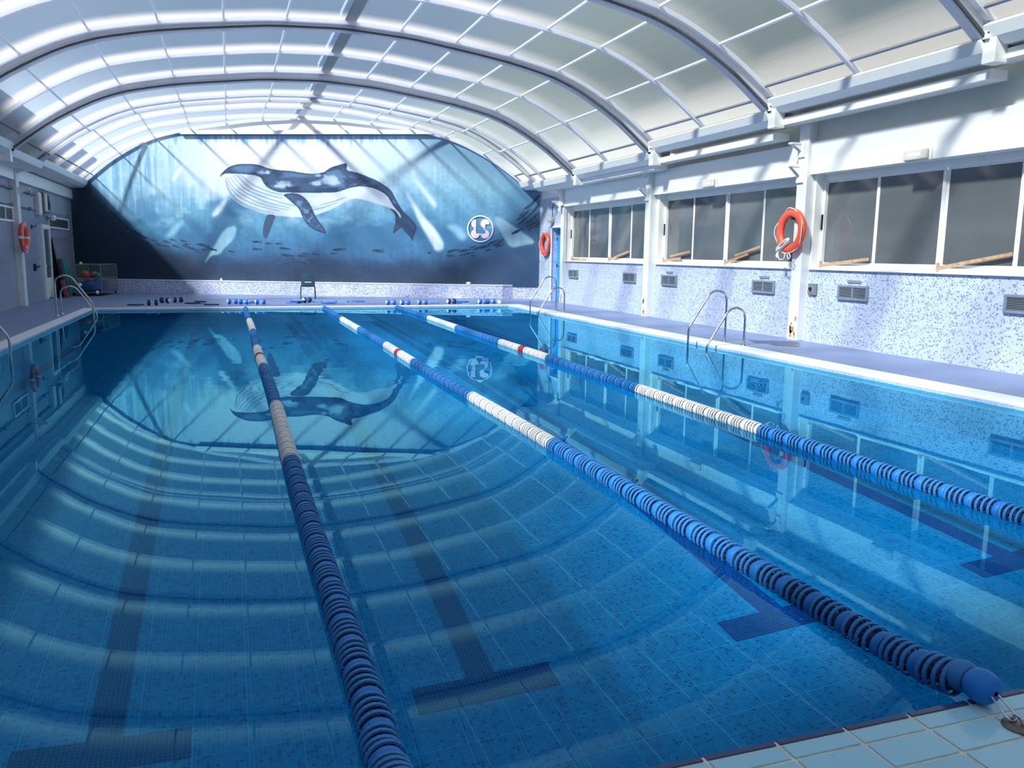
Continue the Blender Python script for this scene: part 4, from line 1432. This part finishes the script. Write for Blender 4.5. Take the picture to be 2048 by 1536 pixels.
# ------------------------------------------------------------------ pool ladders (one tall and one short rail)
def ladder(loc, mirror, dy, lab):
    """tall rail at y = 0, short one at y = dy; x is measured from the foot, positive towards the pool"""
    r = empty('pool_ladder', loc)
    tag(r, lab, 'ladder', 'steel ladders at the pool edge')
    s = 1 if mirror else -1
    tall = [(0, 0), (0, 0.98), (0.34, 1.04), (0.84, 0.29), (0.84, -1.55)]
    short = [(0, 0), (0, 0.69), (0.33, 0.74), (0.82, 0.0), (0.82, -1.55)]
    for pts, y, rr in ((tall, 0.0, (0.20, 0.17, 0.07)), (short, dy, (0.20, 0.17, 0.07))):
        b = MB()
        b.tube(rounded([(s * x, y, z) for x, z in pts], rr, 8), 0.0215, 12)
        b.build('rail', M['steel'], r, smooth=True)
        b = MB()
        b.lathe([(0.022, 0.03), (0.03, 0.028), (0.055, 0.012), (0.06, 0.0)], 'z', 18, (0, y, 0.0))
        b.build('flange', M['steel'], r, smooth=True)
    for z in (-0.42, -0.72, -1.02, -1.32):
        b = MB()
        b.box(s * 0.79 - 0.04, s * 0.79 + 0.04, min(0, dy) + 0.02, max(0, dy) - 0.02, z - 0.015, z + 0.015)
        bevel(b.build('tread', M['steel'], r), 0.006)
    return r


ladder((9.39, 14.2, 0.004), False, -0.65, 'steel pool ladder below the window with the lifebuoy, nearest on that side')
ladder((9.39, 23.3, 0.004), False, -0.65, 'steel pool ladder before the blue door')
ladder((-4.15, 23.4, 0.004), True, 0.65, 'steel pool ladder in front of the toy cage')
ladder((-4.15, 14.75, 0.004), True, -0.65, 'steel pool ladder cut by the left edge, on the shaded side')

# ------------------------------------------------------------------ lifebuoys
def lifebuoy(loc, face, lab, bands=False, coil=False):
    """ring in the Y-Z plane, face = +1 / -1 along X"""
    r = empty('lifebuoy', loc)
    tag(r, lab, 'lifebuoy', 'orange lifebuoys on the walls')
    R_, n, m = 0.345, 40, 14
    b = MB()
    for i in range(n):
        a = 2 * PI * i / n
        for j in range(m):
            q = 2 * PI * j / m
            rr = R_ + 0.088 * math.cos(q)
            b.v.append((0.068 * math.sin(q), rr * math.cos(a), rr * math.sin(a)))
    for i in range(n):
        for j in range(m):
            i2, j2 = (i + 1) % n, (j + 1) % m
            b.face((i * m + j, i2 * m + j, i2 * m + j2, i * m + j2))
    b.build('ring', M['orange'], r, smooth=True)
    if bands:
        for a in (0, PI / 2, PI, 1.5 * PI):
            b = MB()
            vb = 0
            for da in (-0.09, -0.03, 0.03, 0.09):
                for j in range(m):
                    q = 2 * PI * j / m
                    rr = R_ + 0.0905 * math.cos(q)
                    b.v.append((0.0705 * math.sin(q), rr * math.cos(a + da), rr * math.sin(a + da)))
            for i in range(3):
                for j in range(m):
                    j2 = (j + 1) % m
                    b.face((i * m + j, (i + 1) * m + j, (i + 1) * m + j2, i * m + j2))
            b.build('band', M['foam_white'], r, smooth=True)
    pts = []
    for i in range(48):
        a = 2 * PI * i / 48 + PI / 4
        rr = R_ + 0.078 + 0.014 * math.cos(4 * a)
        pts.append((face * (0.045 + 0.03 * math.cos(4 * a)), rr * math.cos(a) * 0.985, rr * math.sin(a) - 0.01 * (1 - math.cos(4 * a))))
    b = MB()
    b.tube(pts, 0.009, 6, closed=True)
    b.build('grab_line', M['rope'], r, smooth=True)
    if coil:
        b = MB()
        for q in range(5):
            rx, rz = 0.21 - 0.02 * q, 0.085 - 0.012 * q
            cp = []
            for i in range(24):
                a = 2 * PI * i / 24
                u, v = rx * math.cos(a), rz * math.sin(a)
                cp.append((face * (0.085 + 0.012 * (q % 3)), 0.10 + u * 0.88 - v * 0.4, -0.27 + v * 1.0 + u * -0.42))
            b.tube(cp, 0.013, 6, closed=True)
        b.tube(rounded([(face * 0.08, 0.19, -0.30), (face * 0.09, 0.23, -0.46), (face * 0.09, 0.16, -0.56), (face * 0.08, 0.02, -0.55), (face * 0.08, 0.0, -0.42)], [0.05] * 3, 6), 0.011, 6)
        b.tube([(face * 0.09, 0.24, -0.42), (face * 0.09, 0.245, -0.47), (face * 0.09, 0.24, -0.52)], [0.016, 0.03, 0.02], 8)
        b.tube(rounded([(face * 0.09, -0.12, -0.42), (face * 0.09, -0.20, -0.50), (face * 0.09, -0.13, -0.56), (face * 0.09, -0.08, -0.46)], [0.04] * 2, 6), 0.010, 6)
        b.build('rope_coil', M['rope'], r, smooth=True)
    b = MB()
    b.tube([(-face * 0.03, 0, R_ - 0.09), (face * 0.03, 0, R_ - 0.095), (face * 0.045, 0, R_ - 0.06)], 0.008, 8)
    b.box(-face * 0.03 - 0.05, -face * 0.03 + 0.05, -0.02, 0.02, R_ - 0.13, R_ - 0.05)
    b.build('hanger', M['dark_steel'], r)
    return r


lb = lifebuoy((10.905, 14.33, 2.225), -1, 'orange lifebuoy with a coiled white rope on the rusty footed column between windows', coil=True)
lb.rotation_euler = (0, 0.04, -0.03)
lb.scale = (1.05, 1.05, 1.05)
lifebuoy((11.08, 28.72, 2.06), -1, 'orange lifebuoy on the mosaic wall between mural and blue door')
lifebuoy((-5.57, 27.45, 1.99), 1, 'orange lifebuoy with white bands on the shaded left column', bands=True)

# ------------------------------------------------------------------ wall vents
def vent(y0, y1, z0, z1, x, face, lab, group, rows=8, frame=0.045, mid=True, fm='vent', strip=False):
    r = empty('wall_vent', (x, (y0 + y1) / 2, z0))
    tag(r, lab, 'vent', group)
    w, h = y1 - y0, z1 - z0
    b = MB()
    b.box(min(0, face * 0.012), max(0, face * 0.012), -w / 2 + 0.01, w / 2 - 0.01, 0.01, h - 0.01)
    b.build('duct_back', M['black'], r)
    b = MB()
    xa, xb = sorted((0.0, face * 0.05))
    b.box(xa, xb, -w / 2, w / 2, 0, frame)
    b.box(xa, xb, -w / 2, w / 2, h - frame, h)
    b.box(xa, xb, -w / 2, -w / 2 + frame, frame, h - frame)
    b.box(xa, xb, w / 2 - frame, w / 2, frame, h - frame)
    if mid:
        b.box(xa, xb, -0.012, 0.012, frame, h - frame)
    bevel(b.build('vent_frame', M[fm], r), 0.006)
    s0 = None
    hh = (h - 2 * frame) / rows
    b = MB()
    rot = Matrix.Rotation(face * math.radians(8), 3, 'Y')
    b.box(-0.010, 0.010, -w / 2 + frame - 0.005, w / 2 - frame + 0.005, -0.0025, 0.0025, rot=rot)
    for i in range(rows):
        if s0 is None:
            s0 = c = b.build('slat', M['vent_slat'] if fm == 'vent' else M[fm], r)
        else:
            c = s0.copy()
            col.objects.link(c)
        c.location = (face * 0.028, 0, frame + hh * (i + 0.5))
    if strip:
        b = MB()
        b.box(xa * 0.4, xb * 0.4, -w * 0.22, w * 0.22, h + 0.045, h + 0.095)
        b.build('sealed_slot', M['vent'], r)
    return r


G = 'grey wall vents below the windows'
for y, st, lab in ((26.15, 0, 'small grey vent low on the wall right after the blue door'),
                   (21.95, 0, 'grey vent below the farthest window, beside the second column'),
                   (19.63, 1, 'grey vent below the middle window at its far end'),
                   (15.48, 1, 'grey vent below the middle window beside the lifebuoy column'),
                   (12.70, 1, 'grey vent below the big near window next to the switch box'),
                   (9.05, 0, 'grey vent cut by the right edge of the view')):
    vent(y - 0.40, y + 0.40, 0.90, 1.185, WR, -1, lab, G, strip=bool(st))
G = 'white grilles high on the left wall'
vent(25.7, 28.1 - 0.66, 2.42, 2.86, WL, 1, 'white louvred grille at the left edge before the banded lifebuoy', G, rows=5, frame=0.06, fm='white')
vent(32.45, 36.3, 2.38, 2.80, WL, 1, 'long white louvred grille on the left wall next to the mural', G, rows=5, frame=0.06, mid=False, fm='offwhite')

# switch box, emergency lights, lamp over the door
r = empty('switch_box', (WR, 13.84, 0.95))
tag(r, 'small grey switch box with black knob on the mosaic wall', 'switch')
b = MB()
b.box(-0.05, 0, -0.12, 0.12, 0, 0.225)
bevel(b.build('box', M['grey_box'], r), 0.008)
b = MB()
b.lathe([(0.001, -0.085), (0.03, -0.085), (0.034, -0.05), (0.001, -0.05)], 'x', 14, (0, 0.03, 0.12))
b.build('knob', M['black'], r, smooth=True)
b = MB()
b.box(-0.056, -0.05, -0.08, -0.02, 0.06, 0.17)
b.build('plate', M['vent'], r)
for y, lab in ((17.65, 'cream emergency light over the middle window'), (11.28, 'cream emergency light over the big near window')):
    r = empty('emergency_light', (11.07, y, 3.42))
    tag(r, lab, 'light', 'emergency lights on the lintel')
    b = MB()
    b.box(-0.045, 0, -0.28, 0.28, -0.11, 0.11)
    bevel(b.build('base', M['white'], r), 0.02, 3)
    b = MB()
    b.box(-0.125, -0.045, -0.25, 0.25, -0.095, 0.095)
    bevel(b.build('lens', M['beige'], r), 0.03, 3)
    b = MB()
    b.box(-0.128, -0.10, -0.13, 0.13, -0.035, 0.03)
    b.build('label_plate', M['offwhite'], r)
r = empty('door_lamp', (WR, 28.15, 2.92))
tag(r, 'small pale lamp on the wall above the blue door', 'lamp')
b = MB()
b.lathe([(0.16, 0.05), (0.15, -0.02), (0.10, -0.09), (0.01, -0.11)], 'z', 18, (-0.10, 0, 0))
b.build('shade', M['beige'], r, smooth=True)
b = MB()
b.box(-0.14, 0, -0.10, 0.10, 0.05, 0.10)
b.build('base', M['offwhite'], r)
b = MB()
b.tube(rounded([(-0.02, 0.05, 0.10), (-0.03, 0.05, 0.45), (-0.02, -0.02, 0.55)], [0.08], 5), 0.012, 6)
b.build('cord', M['black'], r, smooth=True)

# battens wedged in the sliding windows
G = 'wooden battens leaning in the window tracks'
for sticks, lab in (([((26.85, 1.52), (25.55, 1.52))], 'flat wooden batten lying on the far end of the farthest window sill'),
                    ([((23.85, 1.53), (22.50, 1.79))], 'single wooden batten leaning inside the farthest window'),
                    ([((20.36, 1.54), (19.45, 1.62)), ((20.0, 1.66), (19.0, 1.79))], 'wooden batten of two pieces at the far end of the middle window'),
                    ([((17.36, 1.53), (16.45, 1.74)), ((16.95, 1.70), (16.0, 1.90))], 'steep wooden batten of two pieces in the middle window near the lifebuoy'),
                    ([((13.93, 1.53), (12.62, 1.66))], 'long wooden batten leaning beside the window latch and lifebuoy'),
                    ([((10.98, 1.53), (9.60, 1.77))], 'long wooden batten in the right half of the big near window')):
    r = empty('window_batten', (11.375, sticks[0][0][0], sticks[0][0][1]))
    tag(r, lab, 'batten', G)
    y0, z0 = sticks[0][0]
    for qi, ((ya, za), (yb, zb)) in enumerate(sticks):
        b = MB()
        b.bar((-0.012 * qi, ya - y0, za - z0 + 0.015), (-0.012 * qi, yb - y0, zb - z0 + 0.015), 0.026, 0.055)
        bevel(b.build('stick', M['wood'], r), 0.004)
    b = MB()
    b.box(-0.02, 0.012, -0.01, 0.03, -0.035, 0.10)
    b.build('end_block', M['wood'], r)

# ------------------------------------------------------------------ shaded side: pipes, cabinets, spot, hooks
for z, lab in ((3.38, 'upper grey pipe running along the left wall below the ledge'), (2.90, 'thin lower grey pipe running along the left wall into the electric boxes')):
    r = empty('wall_pipe', (-5.78, 25, z))
    tag(r, lab, 'pipe', 'pipes on the left wall')
    b = MB()
    b.tube([(0, -20, 0), (0, 5.4, 0)], 0.035 if z > 3 else 0.022, 10)
    b.build('pipe', M['pipe'], r, smooth=True)
    k0 = None
    for y in (-8, -4, -0.5, 2.2, 4.6):
        k = MB()
        k.box(-0.05, 0.04, y - 0.03, y + 0.03, -0.05, 0.05)
        k.build('clip', M['grey_box'], r)
r = empty('electric_cabinet', (WL, 31.6, 2.86))
tag(r, 'grey electric cabinet with dark switches high on the left wall', 'cabinet')
b = MB()
b.box(0, 0.18, -0.5, 0.55, 0, 0.66)
bevel(b.build('box', M['grey_box'], r), 0.012)
b = MB()
b.box(0.18, 0.20, -0.44, -0.02, 0.05, 0.6)
b.build('door', M['beige'], r)
b = MB()
b.box(0.18, 0.21, 0.06, 0.14, 0.1, 0.58)
b.box(0.18, 0.21, 0.24, 0.30, 0.12, 0.4)
b.build('switch_strip', M['black'], r)
r = empty('junction_box', (WL, 30.75, 2.74))
tag(r, 'tall beige junction box left of the grey electric cabinet', 'box')
b = MB()
b.box(0, 0.13, -0.24, 0.24, 0, 0.74)
bevel(b.build('box', M['beige'], r), 0.012)
b = MB()
b.box(0.13, 0.145, -0.19, 0.19, 0.05, 0.69)
b.build('cover', M['offwhite'], r)
r = empty('spot_lamp', (WL, 32.3, 2.72))
tag(r, 'round white spot lamp on the left wall under the electric cabinet', 'lamp')
b = MB()
b.lathe([(0.001, 0.10), (0.075, 0.08), (0.105, 0.0), (0.075, -0.08), (0.001, -0.10)], 'z', 16, (0.20, 0, 0))
b.build('head', M['offwhite'], r, smooth=True)
b = MB()
b.bar((0.0, 0, 0), (0.14, 0, 0), 0.04, 0.04)
b.box(0, 0.03, -0.07, 0.07, -0.07, 0.07)
b.build('arm', M['pipe'], r)
r = empty('wall_hook', (WL, 29.85, 2.33))
tag(r, 'small black hook on the left wall above the switch', 'hook')
b = MB()
b.box(0, 0.02, -0.06, 0.06, -0.05, 0.09)
b.build('plate', M['black'], r)
b = MB()
b.tube(rounded([(0.01, 0, 0.04), (0.12, 0, 0.02), (0.13, 0, 0.10)], [0.04], 5), 0.015, 8)
b.build('prong', M['dark_steel'], r, smooth=True)
r = empty('wall_switch', (WL, 29.8, 0.98))
tag(r, 'black lever switch on the left wall beside the white door', 'switch')
b = MB()
b.box(0, 0.06, -0.10, 0.10, 0, 0.22)
bevel(b.build('box', M['black'], r), 0.01)
b = MB()
b.bar((0.06, 0.05, 0.11), (0.13, 0.16, 0.14), 0.03, 0.05)
b.build('lever', M['black'], r)

# mats, board and toy cage in the corner
def leaning(name, y0, y1, h, xb, xt, th, mat, lab, cat, n=1):
    r = empty(name, (xb, (y0 + y1) / 2, 0))
    tag(r, lab, cat)
    w = (y1 - y0) / n
    L = math.hypot(h, xb - xt)
    ang = math.atan2(xb - xt, h)
    rot = Matrix.Rotation(-ang, 3, 'Y')
    for i in range(n):
        b = MB()
        a = -(y1 - y0) / 2 + i * w
        g_ = 0.012 if n > 1 else 0
        b.box(-th, 0, a + g_, a + w - g_, 0, L, rot=rot)
        bevel(b.build('panel', mat, r), min(0.02, th * 0.3))
    b = MB()
    b.box(0.0, 0.012, -(y1 - y0) / 2, (y1 - y0) / 2, L * 0.97, L, rot=rot)
    b.build('edge_strip', M['grey_box'] if n > 1 else mat, r)
    return r


leaning('leaning_board', 32.75, 36.0, 2.05, -5.50, -5.76, 0.05, M['board'], 'large grey panelled board leaning on the left wall behind the mats', 'board', 3)
leaning('foam_mat', 33.0, 34.05, 1.34, -5.36, -5.60, 0.07, M['mat_green'], 'green foam mat leaning beside the toy cage', 'mat')
leaning('gym_mat', 32.40, 32.92, 1.33, -5.34, -5.55, 0.07, M['mat_dark'], 'dark mat leaning between the white door and the green mat', 'mat')
leaning('padded_roll', 32.0, 32.34, 0.62, -5.30, -5.42, 0.10, M['mat_red'], 'dull red pad standing low in front of the dark mat', 'pad')

cg = empty('toy_cage', (-4.74, 34.3, 0.0), -0.14)
tag(cg, 'wire mesh toy cage on wheels in the far left corner', 'cage')
hx, hy, zb, zt = 0.50, 1.05, 0.12, 1.12
b = MB()
for x in (-hx, hx):
    for y in (-hy, hy):
        b.tube([(x, y, zb), (x, y, zt)], 0.016, 8)
for z in (zb, 0.62, zt):
    for x in (-hx, hx):
        b.tube([(x, -hy, z), (x, hy, z)], 0.014, 8)
    for y in (-hy, hy):
        b.tube([(-hx, y, z), (hx, y, z)], 0.014, 8)
b.build('cage_frame', M['cage'], cg, smooth=True)
b = MB()
for i in range(1, 13):
    x = -hx + 2 * hx * i / 13
    for y in (-hy, hy):
        b.bar((x, y, zb), (x, y, zt), 0.006, 0.006, up=(0, 1, 0))
for i in range(1, 26):
    y = -hy + 2 * hy * i / 26
    for x in (-hx, hx):
        b.bar((x, y, zb), (x, y, zt), 0.006, 0.006, up=(1, 0, 0))
for i in range(1, 13):
    z = zb + (zt - zb) * i / 13
    for y in (-hy, hy):
        b.bar((-hx, y, z), (hx, y, z), 0.006, 0.006)
    for x in (-hx, hx):
        b.bar((x, -hy, z), (x, hy, z), 0.006, 0.006)
b.build('wire_mesh', M['cage'], cg)['kind'] = 'stuff'
b = MB()
b.box(-hx, hx, -hy, hy, zb - 0.01, zb)
b.build('base', M['grey_box'], cg)
for x in (-hx + 0.06, hx - 0.06):
    for y in (-hy + 0.08, hy - 0.08):
        b = MB()
        b.lathe([(0.005, -0.018), (0.045, -0.018), (0.05, 0), (0.045, 0.018), (0.005, 0.018)], 'x', 14, (x, y, 0.05))
        b.box(x - 0.025, x + 0.025, y - 0.02, y + 0.02, 0.06, zb - 0.01)
        b.build('castor', M['black'], cg, smooth=True)


def in_cage(x, y, z):
    c_, s_ = math.cos(-0.14), math.sin(-0.14)
    return (-4.74 + x * c_ - y * s_, 34.3 + x * s_ + y * c_, z)


def ball(name, loc, rad, mat, lab, cat='ball', group=None, sq=1.0):
    b = MB()
    b.lathe([(rad * math.sin(PI * i / 10) + 1e-4, -rad * sq * math.cos(PI * i / 10)) for i in range(11)], 'z', 18)
    o = b.build(name, mat, smooth=True)
    o.location = loc
    return tag(o, lab, cat, group)


b = MB()
b.lathe([(0.28, 0.0), (0.40, 0.10), (0.42, 0.28), (0.36, 0.40), (0.24, 0.44), (0.02, 0.45)], 'z', 18)
for i, v in enumerate(b.v):
    b.v[i] = (v[0] * 1.05 + 0.02 * math.sin(9 * v[1]), v[1] * 1.5, v[2] * (1 + 0.08 * math.sin(7 * v[0])))
o = b.build('toy_sack', M['toy_blue'], smooth=True)
o.location = in_cage(0.02, -0.35, zb)
tag(o, 'big blue sack filling the bottom of the toy cage', 'sack')
ball('play_ball', in_cage(-0.12, -0.72, 0.74), 0.17, M['toy_red'], 'dull red ball in the middle of the toy cage')
ball('play_ball', in_cage(0.14, -0.55, 0.735), 0.14, M['toy_red'], 'smaller red ball behind the bigger one in the toy cage')
ball('play_ball', in_cage(0.33, -0.78, 0.72), 0.12, M['toy_green'], 'green ball at the right side of the toy cage')
ball('small_ball', (-5.02, 33.25, 1.17), 0.055, M['yellow'], 'little pale yellow ball on the rim of the toy cage')
ball('foam_ball', (-5.02, 32.82, 0.42), 0.06, M['foam_white'], 'little white ball hanging low at the front of the toy cage')
ball('foam_ball', (-4.5, 32.95, 0.14), 0.06, M['foam_white'], 'little white ball by the front wheel of the toy cage')
pt = on_wall(6.14, 0.0, 0.16)
ball('marker_ball', (pt[0], pt[1], 0.565), 0.045, M['foam_white'], 'tiny white ball on the plinth ledge below the whale')
pt = on_wall(15.9, 0.0, 0.13)
o = ball('marker_float', (pt[0], pt[1], 0.567), 0.095, M['foam_white'], 'oval white float on the plinth ledge below the emblem', 'float', sq=0.48)

# ------------------------------------------------------------------ chair on the far deck
ch = empty('chair', (2.71, 30.95, 0.0), -0.05)
tag(ch, 'dark green plastic stacking chair with thin steel legs by the plinth', 'chair')
b = MB()
nx, nz = 8, 8
grid = []
for side in (0, 1):
    for j in range(nz + 1):
        t = j / nz
        z = 0.47 + 0.44 * t
        hw = 0.245 - 0.045 * t ** 2.2 - (0.07 if j == nz else 0.02 if j == nz - 1 else 0)
        for i in range(nx + 1):
            u = -1 + 2 * i / nx
            grid.append((hw * u, -0.21 - 0.07 * t - 0.03 * (1 - u * u) - 0.012 * side, z))
b.v = grid
N1 = (nx + 1) * (nz + 1)
ii = lambda s_, j, i: s_ * N1 + j * (nx + 1) + i
for j in range(nz):
    for i in range(nx):
        if j == 2 and 2 <= i <= 5:
            continue
        for s_ in (0, 1):
            b.face((ii(s_, j, i), ii(s_, j, i + 1), ii(s_, j + 1, i + 1), ii(s_, j + 1, i)))
for j in range(nz):
    for i in (0, nx):
        b.face((ii(0, j, i), ii(1, j, i), ii(1, j + 1, i), ii(0, j + 1, i)))
for i in range(nx):
    for j in (0, nz):
        b.face((ii(0, j, i), ii(0, j, i + 1), ii(1, j, i + 1), ii(1, j, i)))
b.build('backrest', M['chair'], ch, smooth=True)
b = MB()
b.box(-0.24, 0.24, -0.22, 0.23, 0.445, 0.47)
bevel(b.build('seat', M['chair'], ch), 0.012, 3)
for x in (-0.245, 0.245):
    for y0, y1 in ((-0.24, -0.20), (0.26, 0.20)):
        b = MB()
        b.tube([(x * 1.06, y0, 0.0), (x, y1, 0.44)], 0.012, 8)
        b.build('leg', M['black'], ch, smooth=True)
b = MB()
for x in (-0.245, 0.245):
    b.tube([(x, -0.20, 0.435), (x, 0.20, 0.435)], 0.011, 8)
b.tube([(-0.245, -0.2, 0.435), (0.245, -0.2, 0.435)], 0.011, 8)
b.build('under_frame', M['black'], ch, smooth=True)

# ------------------------------------------------------------------ swim gear along the far edge
def dumbbell_proto(mat):
    r = empty('foam_dumbbell')
    for sx in (-1, 1):
        b = MB()
        b.lathe([(0.02, sx * 0.055), (0.075, sx * 0.058), (0.088, sx * 0.085), (0.088, sx * 0.125), (0.07, sx * 0.15), (0.01, sx * 0.15)], 'x', 16, (0, 0, 0.088))
        b.build('foam_head', mat, r, smooth=True)
        b = MB()
        b.lathe([(0.01, sx * 0.15), (0.062, sx * 0.151), (0.058, sx * 0.166), (0.01, sx * 0.166)], 'x', 16, (0, 0, 0.088))
        b.build('end_cap', M['foam_white'], r, smooth=True)
    b = MB()
    b.tube([(-0.06, 0, 0.088), (0.06, 0, 0.088)], 0.018, 10)
    b.build('grip', M['foam_white'], r, smooth=True)
    return r


protos = {}
G1 = 'foam dumbbells along the far pool edge'
for x, y, rz, mat, lab in (
        (-2.25, 27.5, 0.1, 'foam_navy', 'foam dumbbell farthest left on the shaded far edge'),
        (-1.98, 28.7, -0.5, 'foam_navy', 'foam dumbbell in the shaded pair, the one toward the cage'),
        (-1.60, 28.9, 0.4, 'foam_navy', 'foam dumbbell in the shaded pair, the one toward the ropes'),
        (0.08, 27.8, 0.2, 'foam_blue', 'foam dumbbell at the left end of the heap by the first lane rope'),
        (0.42, 27.6, -0.3, 'foam_blue', 'foam dumbbell under the boards of the heap by the first lane rope'),
        (0.92, 27.5, 0.1, 'foam_blue', 'foam dumbbell with white end right of the first lane rope'),
        (2.45, 28.4, 0.6, 'foam_navy', 'dark foam dumbbell lying on the deck before the chair'),
        (4.98, 26.75, 0.0, 'foam_blue', 'foam dumbbell just left of the third lane rope end'),
        (5.42, 26.62, 0.1, 'foam_blue', 'foam dumbbell behind the end of the third lane rope'),
        (6.02, 26.7, -0.05, 'foam_blue', 'foam dumbbell between third lane rope and the light boards'),
        (7.08, 27.0, 0.25, 'foam_navy', 'dark foam dumbbell left of the blue board pile'),
        (8.12, 26.8, 0.1, 'foam_blue', 'foam dumbbell third from the corner end of the row'),
        (8.46, 26.95, -0.3, 'foam_blue', 'foam dumbbell second from the corner end of the row'),
        (8.62, 26.55, 1.3, 'foam_light', 'foam dumbbell with broad white cap nearest the right pool corner')):
    if mat not in protos:
        d = protos[mat] = dumbbell_proto(M[mat])
    else:
        d = copy_tree(protos[mat])
    d.location = (x, y, 0.0)
    d.rotation_euler = (0, 0, rz)
    tag(d, lab, 'dumbbell', G1)


def board_proto(mat):
    b = MB()
    pts = [(-0.14, -0.22), (0.14, -0.22), (0.15, 0.05), (0.12, 0.17), (0.06, 0.225), (-0.06, 0.225), (-0.12, 0.17), (-0.15, 0.05)]
    vb = 0
    b.v = [(x, y, 0) for x, y in pts] + [(x, y, 0.035) for x, y in pts]
    n = len(pts)
    b.face(range(n - 1, -1, -1))
    b.face(range(n, 2 * n))
    for i in range(n):
        j = (i + 1) % n
        b.face((i, j, n + j, n + i))
    o = b.build('kickboard', mat)
    bevel(o, 0.01, 2)
    return o


protos = {}
G2 = 'foam kickboards along the far pool edge'
for x, y, z, rz, mat, lab in (
        (-2.75, 27.6, 0.0, 1.2, 'foam_navy', 'thin navy kickboard farthest left on the shaded deck'),
        (-1.15, 28.2, 0.0, 1.0, 'foam_navy', 'navy kickboard beside the shaded dumbbell pair'),
        (-0.92, 28.4, 0.036, 0.4, 'foam_navy', 'navy kickboard lying half over another in the shade'),
        (-0.55, 27.4, 0.0, 1.5, 'foam_navy', 'navy kickboard nearest the water on the shaded deck'),
        (0.55, 28.1, 0.0, 1.3, 'foam_blue', 'blue kickboard at the bottom of the heap by the first rope'),
        (0.50, 28.15, 0.036, 0.9, 'foam_light', 'light blue kickboard on top of the heap by the first rope'),
        (1.95, 28.0, 0.0, 1.1, 'foam_blue', 'blue kickboard at the bottom of the pile before the chair'),
        (2.08, 28.05, 0.036, 0.7, 'foam_navy', 'dark kickboard in the middle of the pile before the chair'),
        (2.18, 28.15, 0.072, 1.2, 'foam_light', 'light blue kickboard on top of the pile before the chair'),
        (2.75, 28.7, 0.0, 1.4, 'foam_light', 'light blue kickboard right of the dark dumbbell before the chair'),
        (3.05, 27.7, 0.0, 1.5, 'foam_blue', 'blue kickboard lower one left of the second lane rope end'),
        (3.14, 27.9, 0.036, 1.2, 'foam_light', 'light blue kickboard lying across the one by the second rope'),
        (3.62, 28.5, 0.0, 1.2, 'foam_light', 'light blue kickboard alone on the deck right of the second rope'),
        (4.16, 28.5, 0.0, 1.45, 'foam_blue', 'blue kickboard at the right of the lone light one'),
        (6.5, 27.4, 0.0, 1.4, 'foam_light', 'light blue kickboard between third rope and the dark dumbbell'),
        (7.42, 27.3, 0.0, 1.2, 'foam_blue', 'blue kickboard at the bottom of the pile near the right corner'),
        (7.5, 27.3, 0.036, 0.8, 'foam_blue', 'blue kickboard on top of the pile near the right corner'),
        (7.62, 26.75, 0.0, 1.5, 'foam_light', 'light blue kickboard jutting over the white coping')):
    if mat not in protos:
        d = protos[mat] = board_proto(M[mat])
    else:
        d = protos[mat].copy()
        col.objects.link(d)
    d.location = (x, y, z)
    d.rotation_euler = (0, 0, rz)
    tag(d, lab, 'kickboard', G2)

# wet patch by the rusty column foot
b = MB()
pts = []
for i in range(26):
    a = 2 * PI * i / 26
    rr = 1 + 0.22 * math.sin(3 * a + 1) + 0.14 * math.sin(7 * a)
    pts.append((10.32 + 0.42 * rr * math.cos(a), 13.75 + 0.55 * rr * math.sin(a), 0.004))
b.v = pts + [(10.32, 13.75, 0.005)]
for i in range(26):
    b.face((i, (i + 1) % 26, 26))
tag(b.build('puddle', M['puddle']), 'dark wet patch on the blue deck by the rusty column foot', 'puddle')
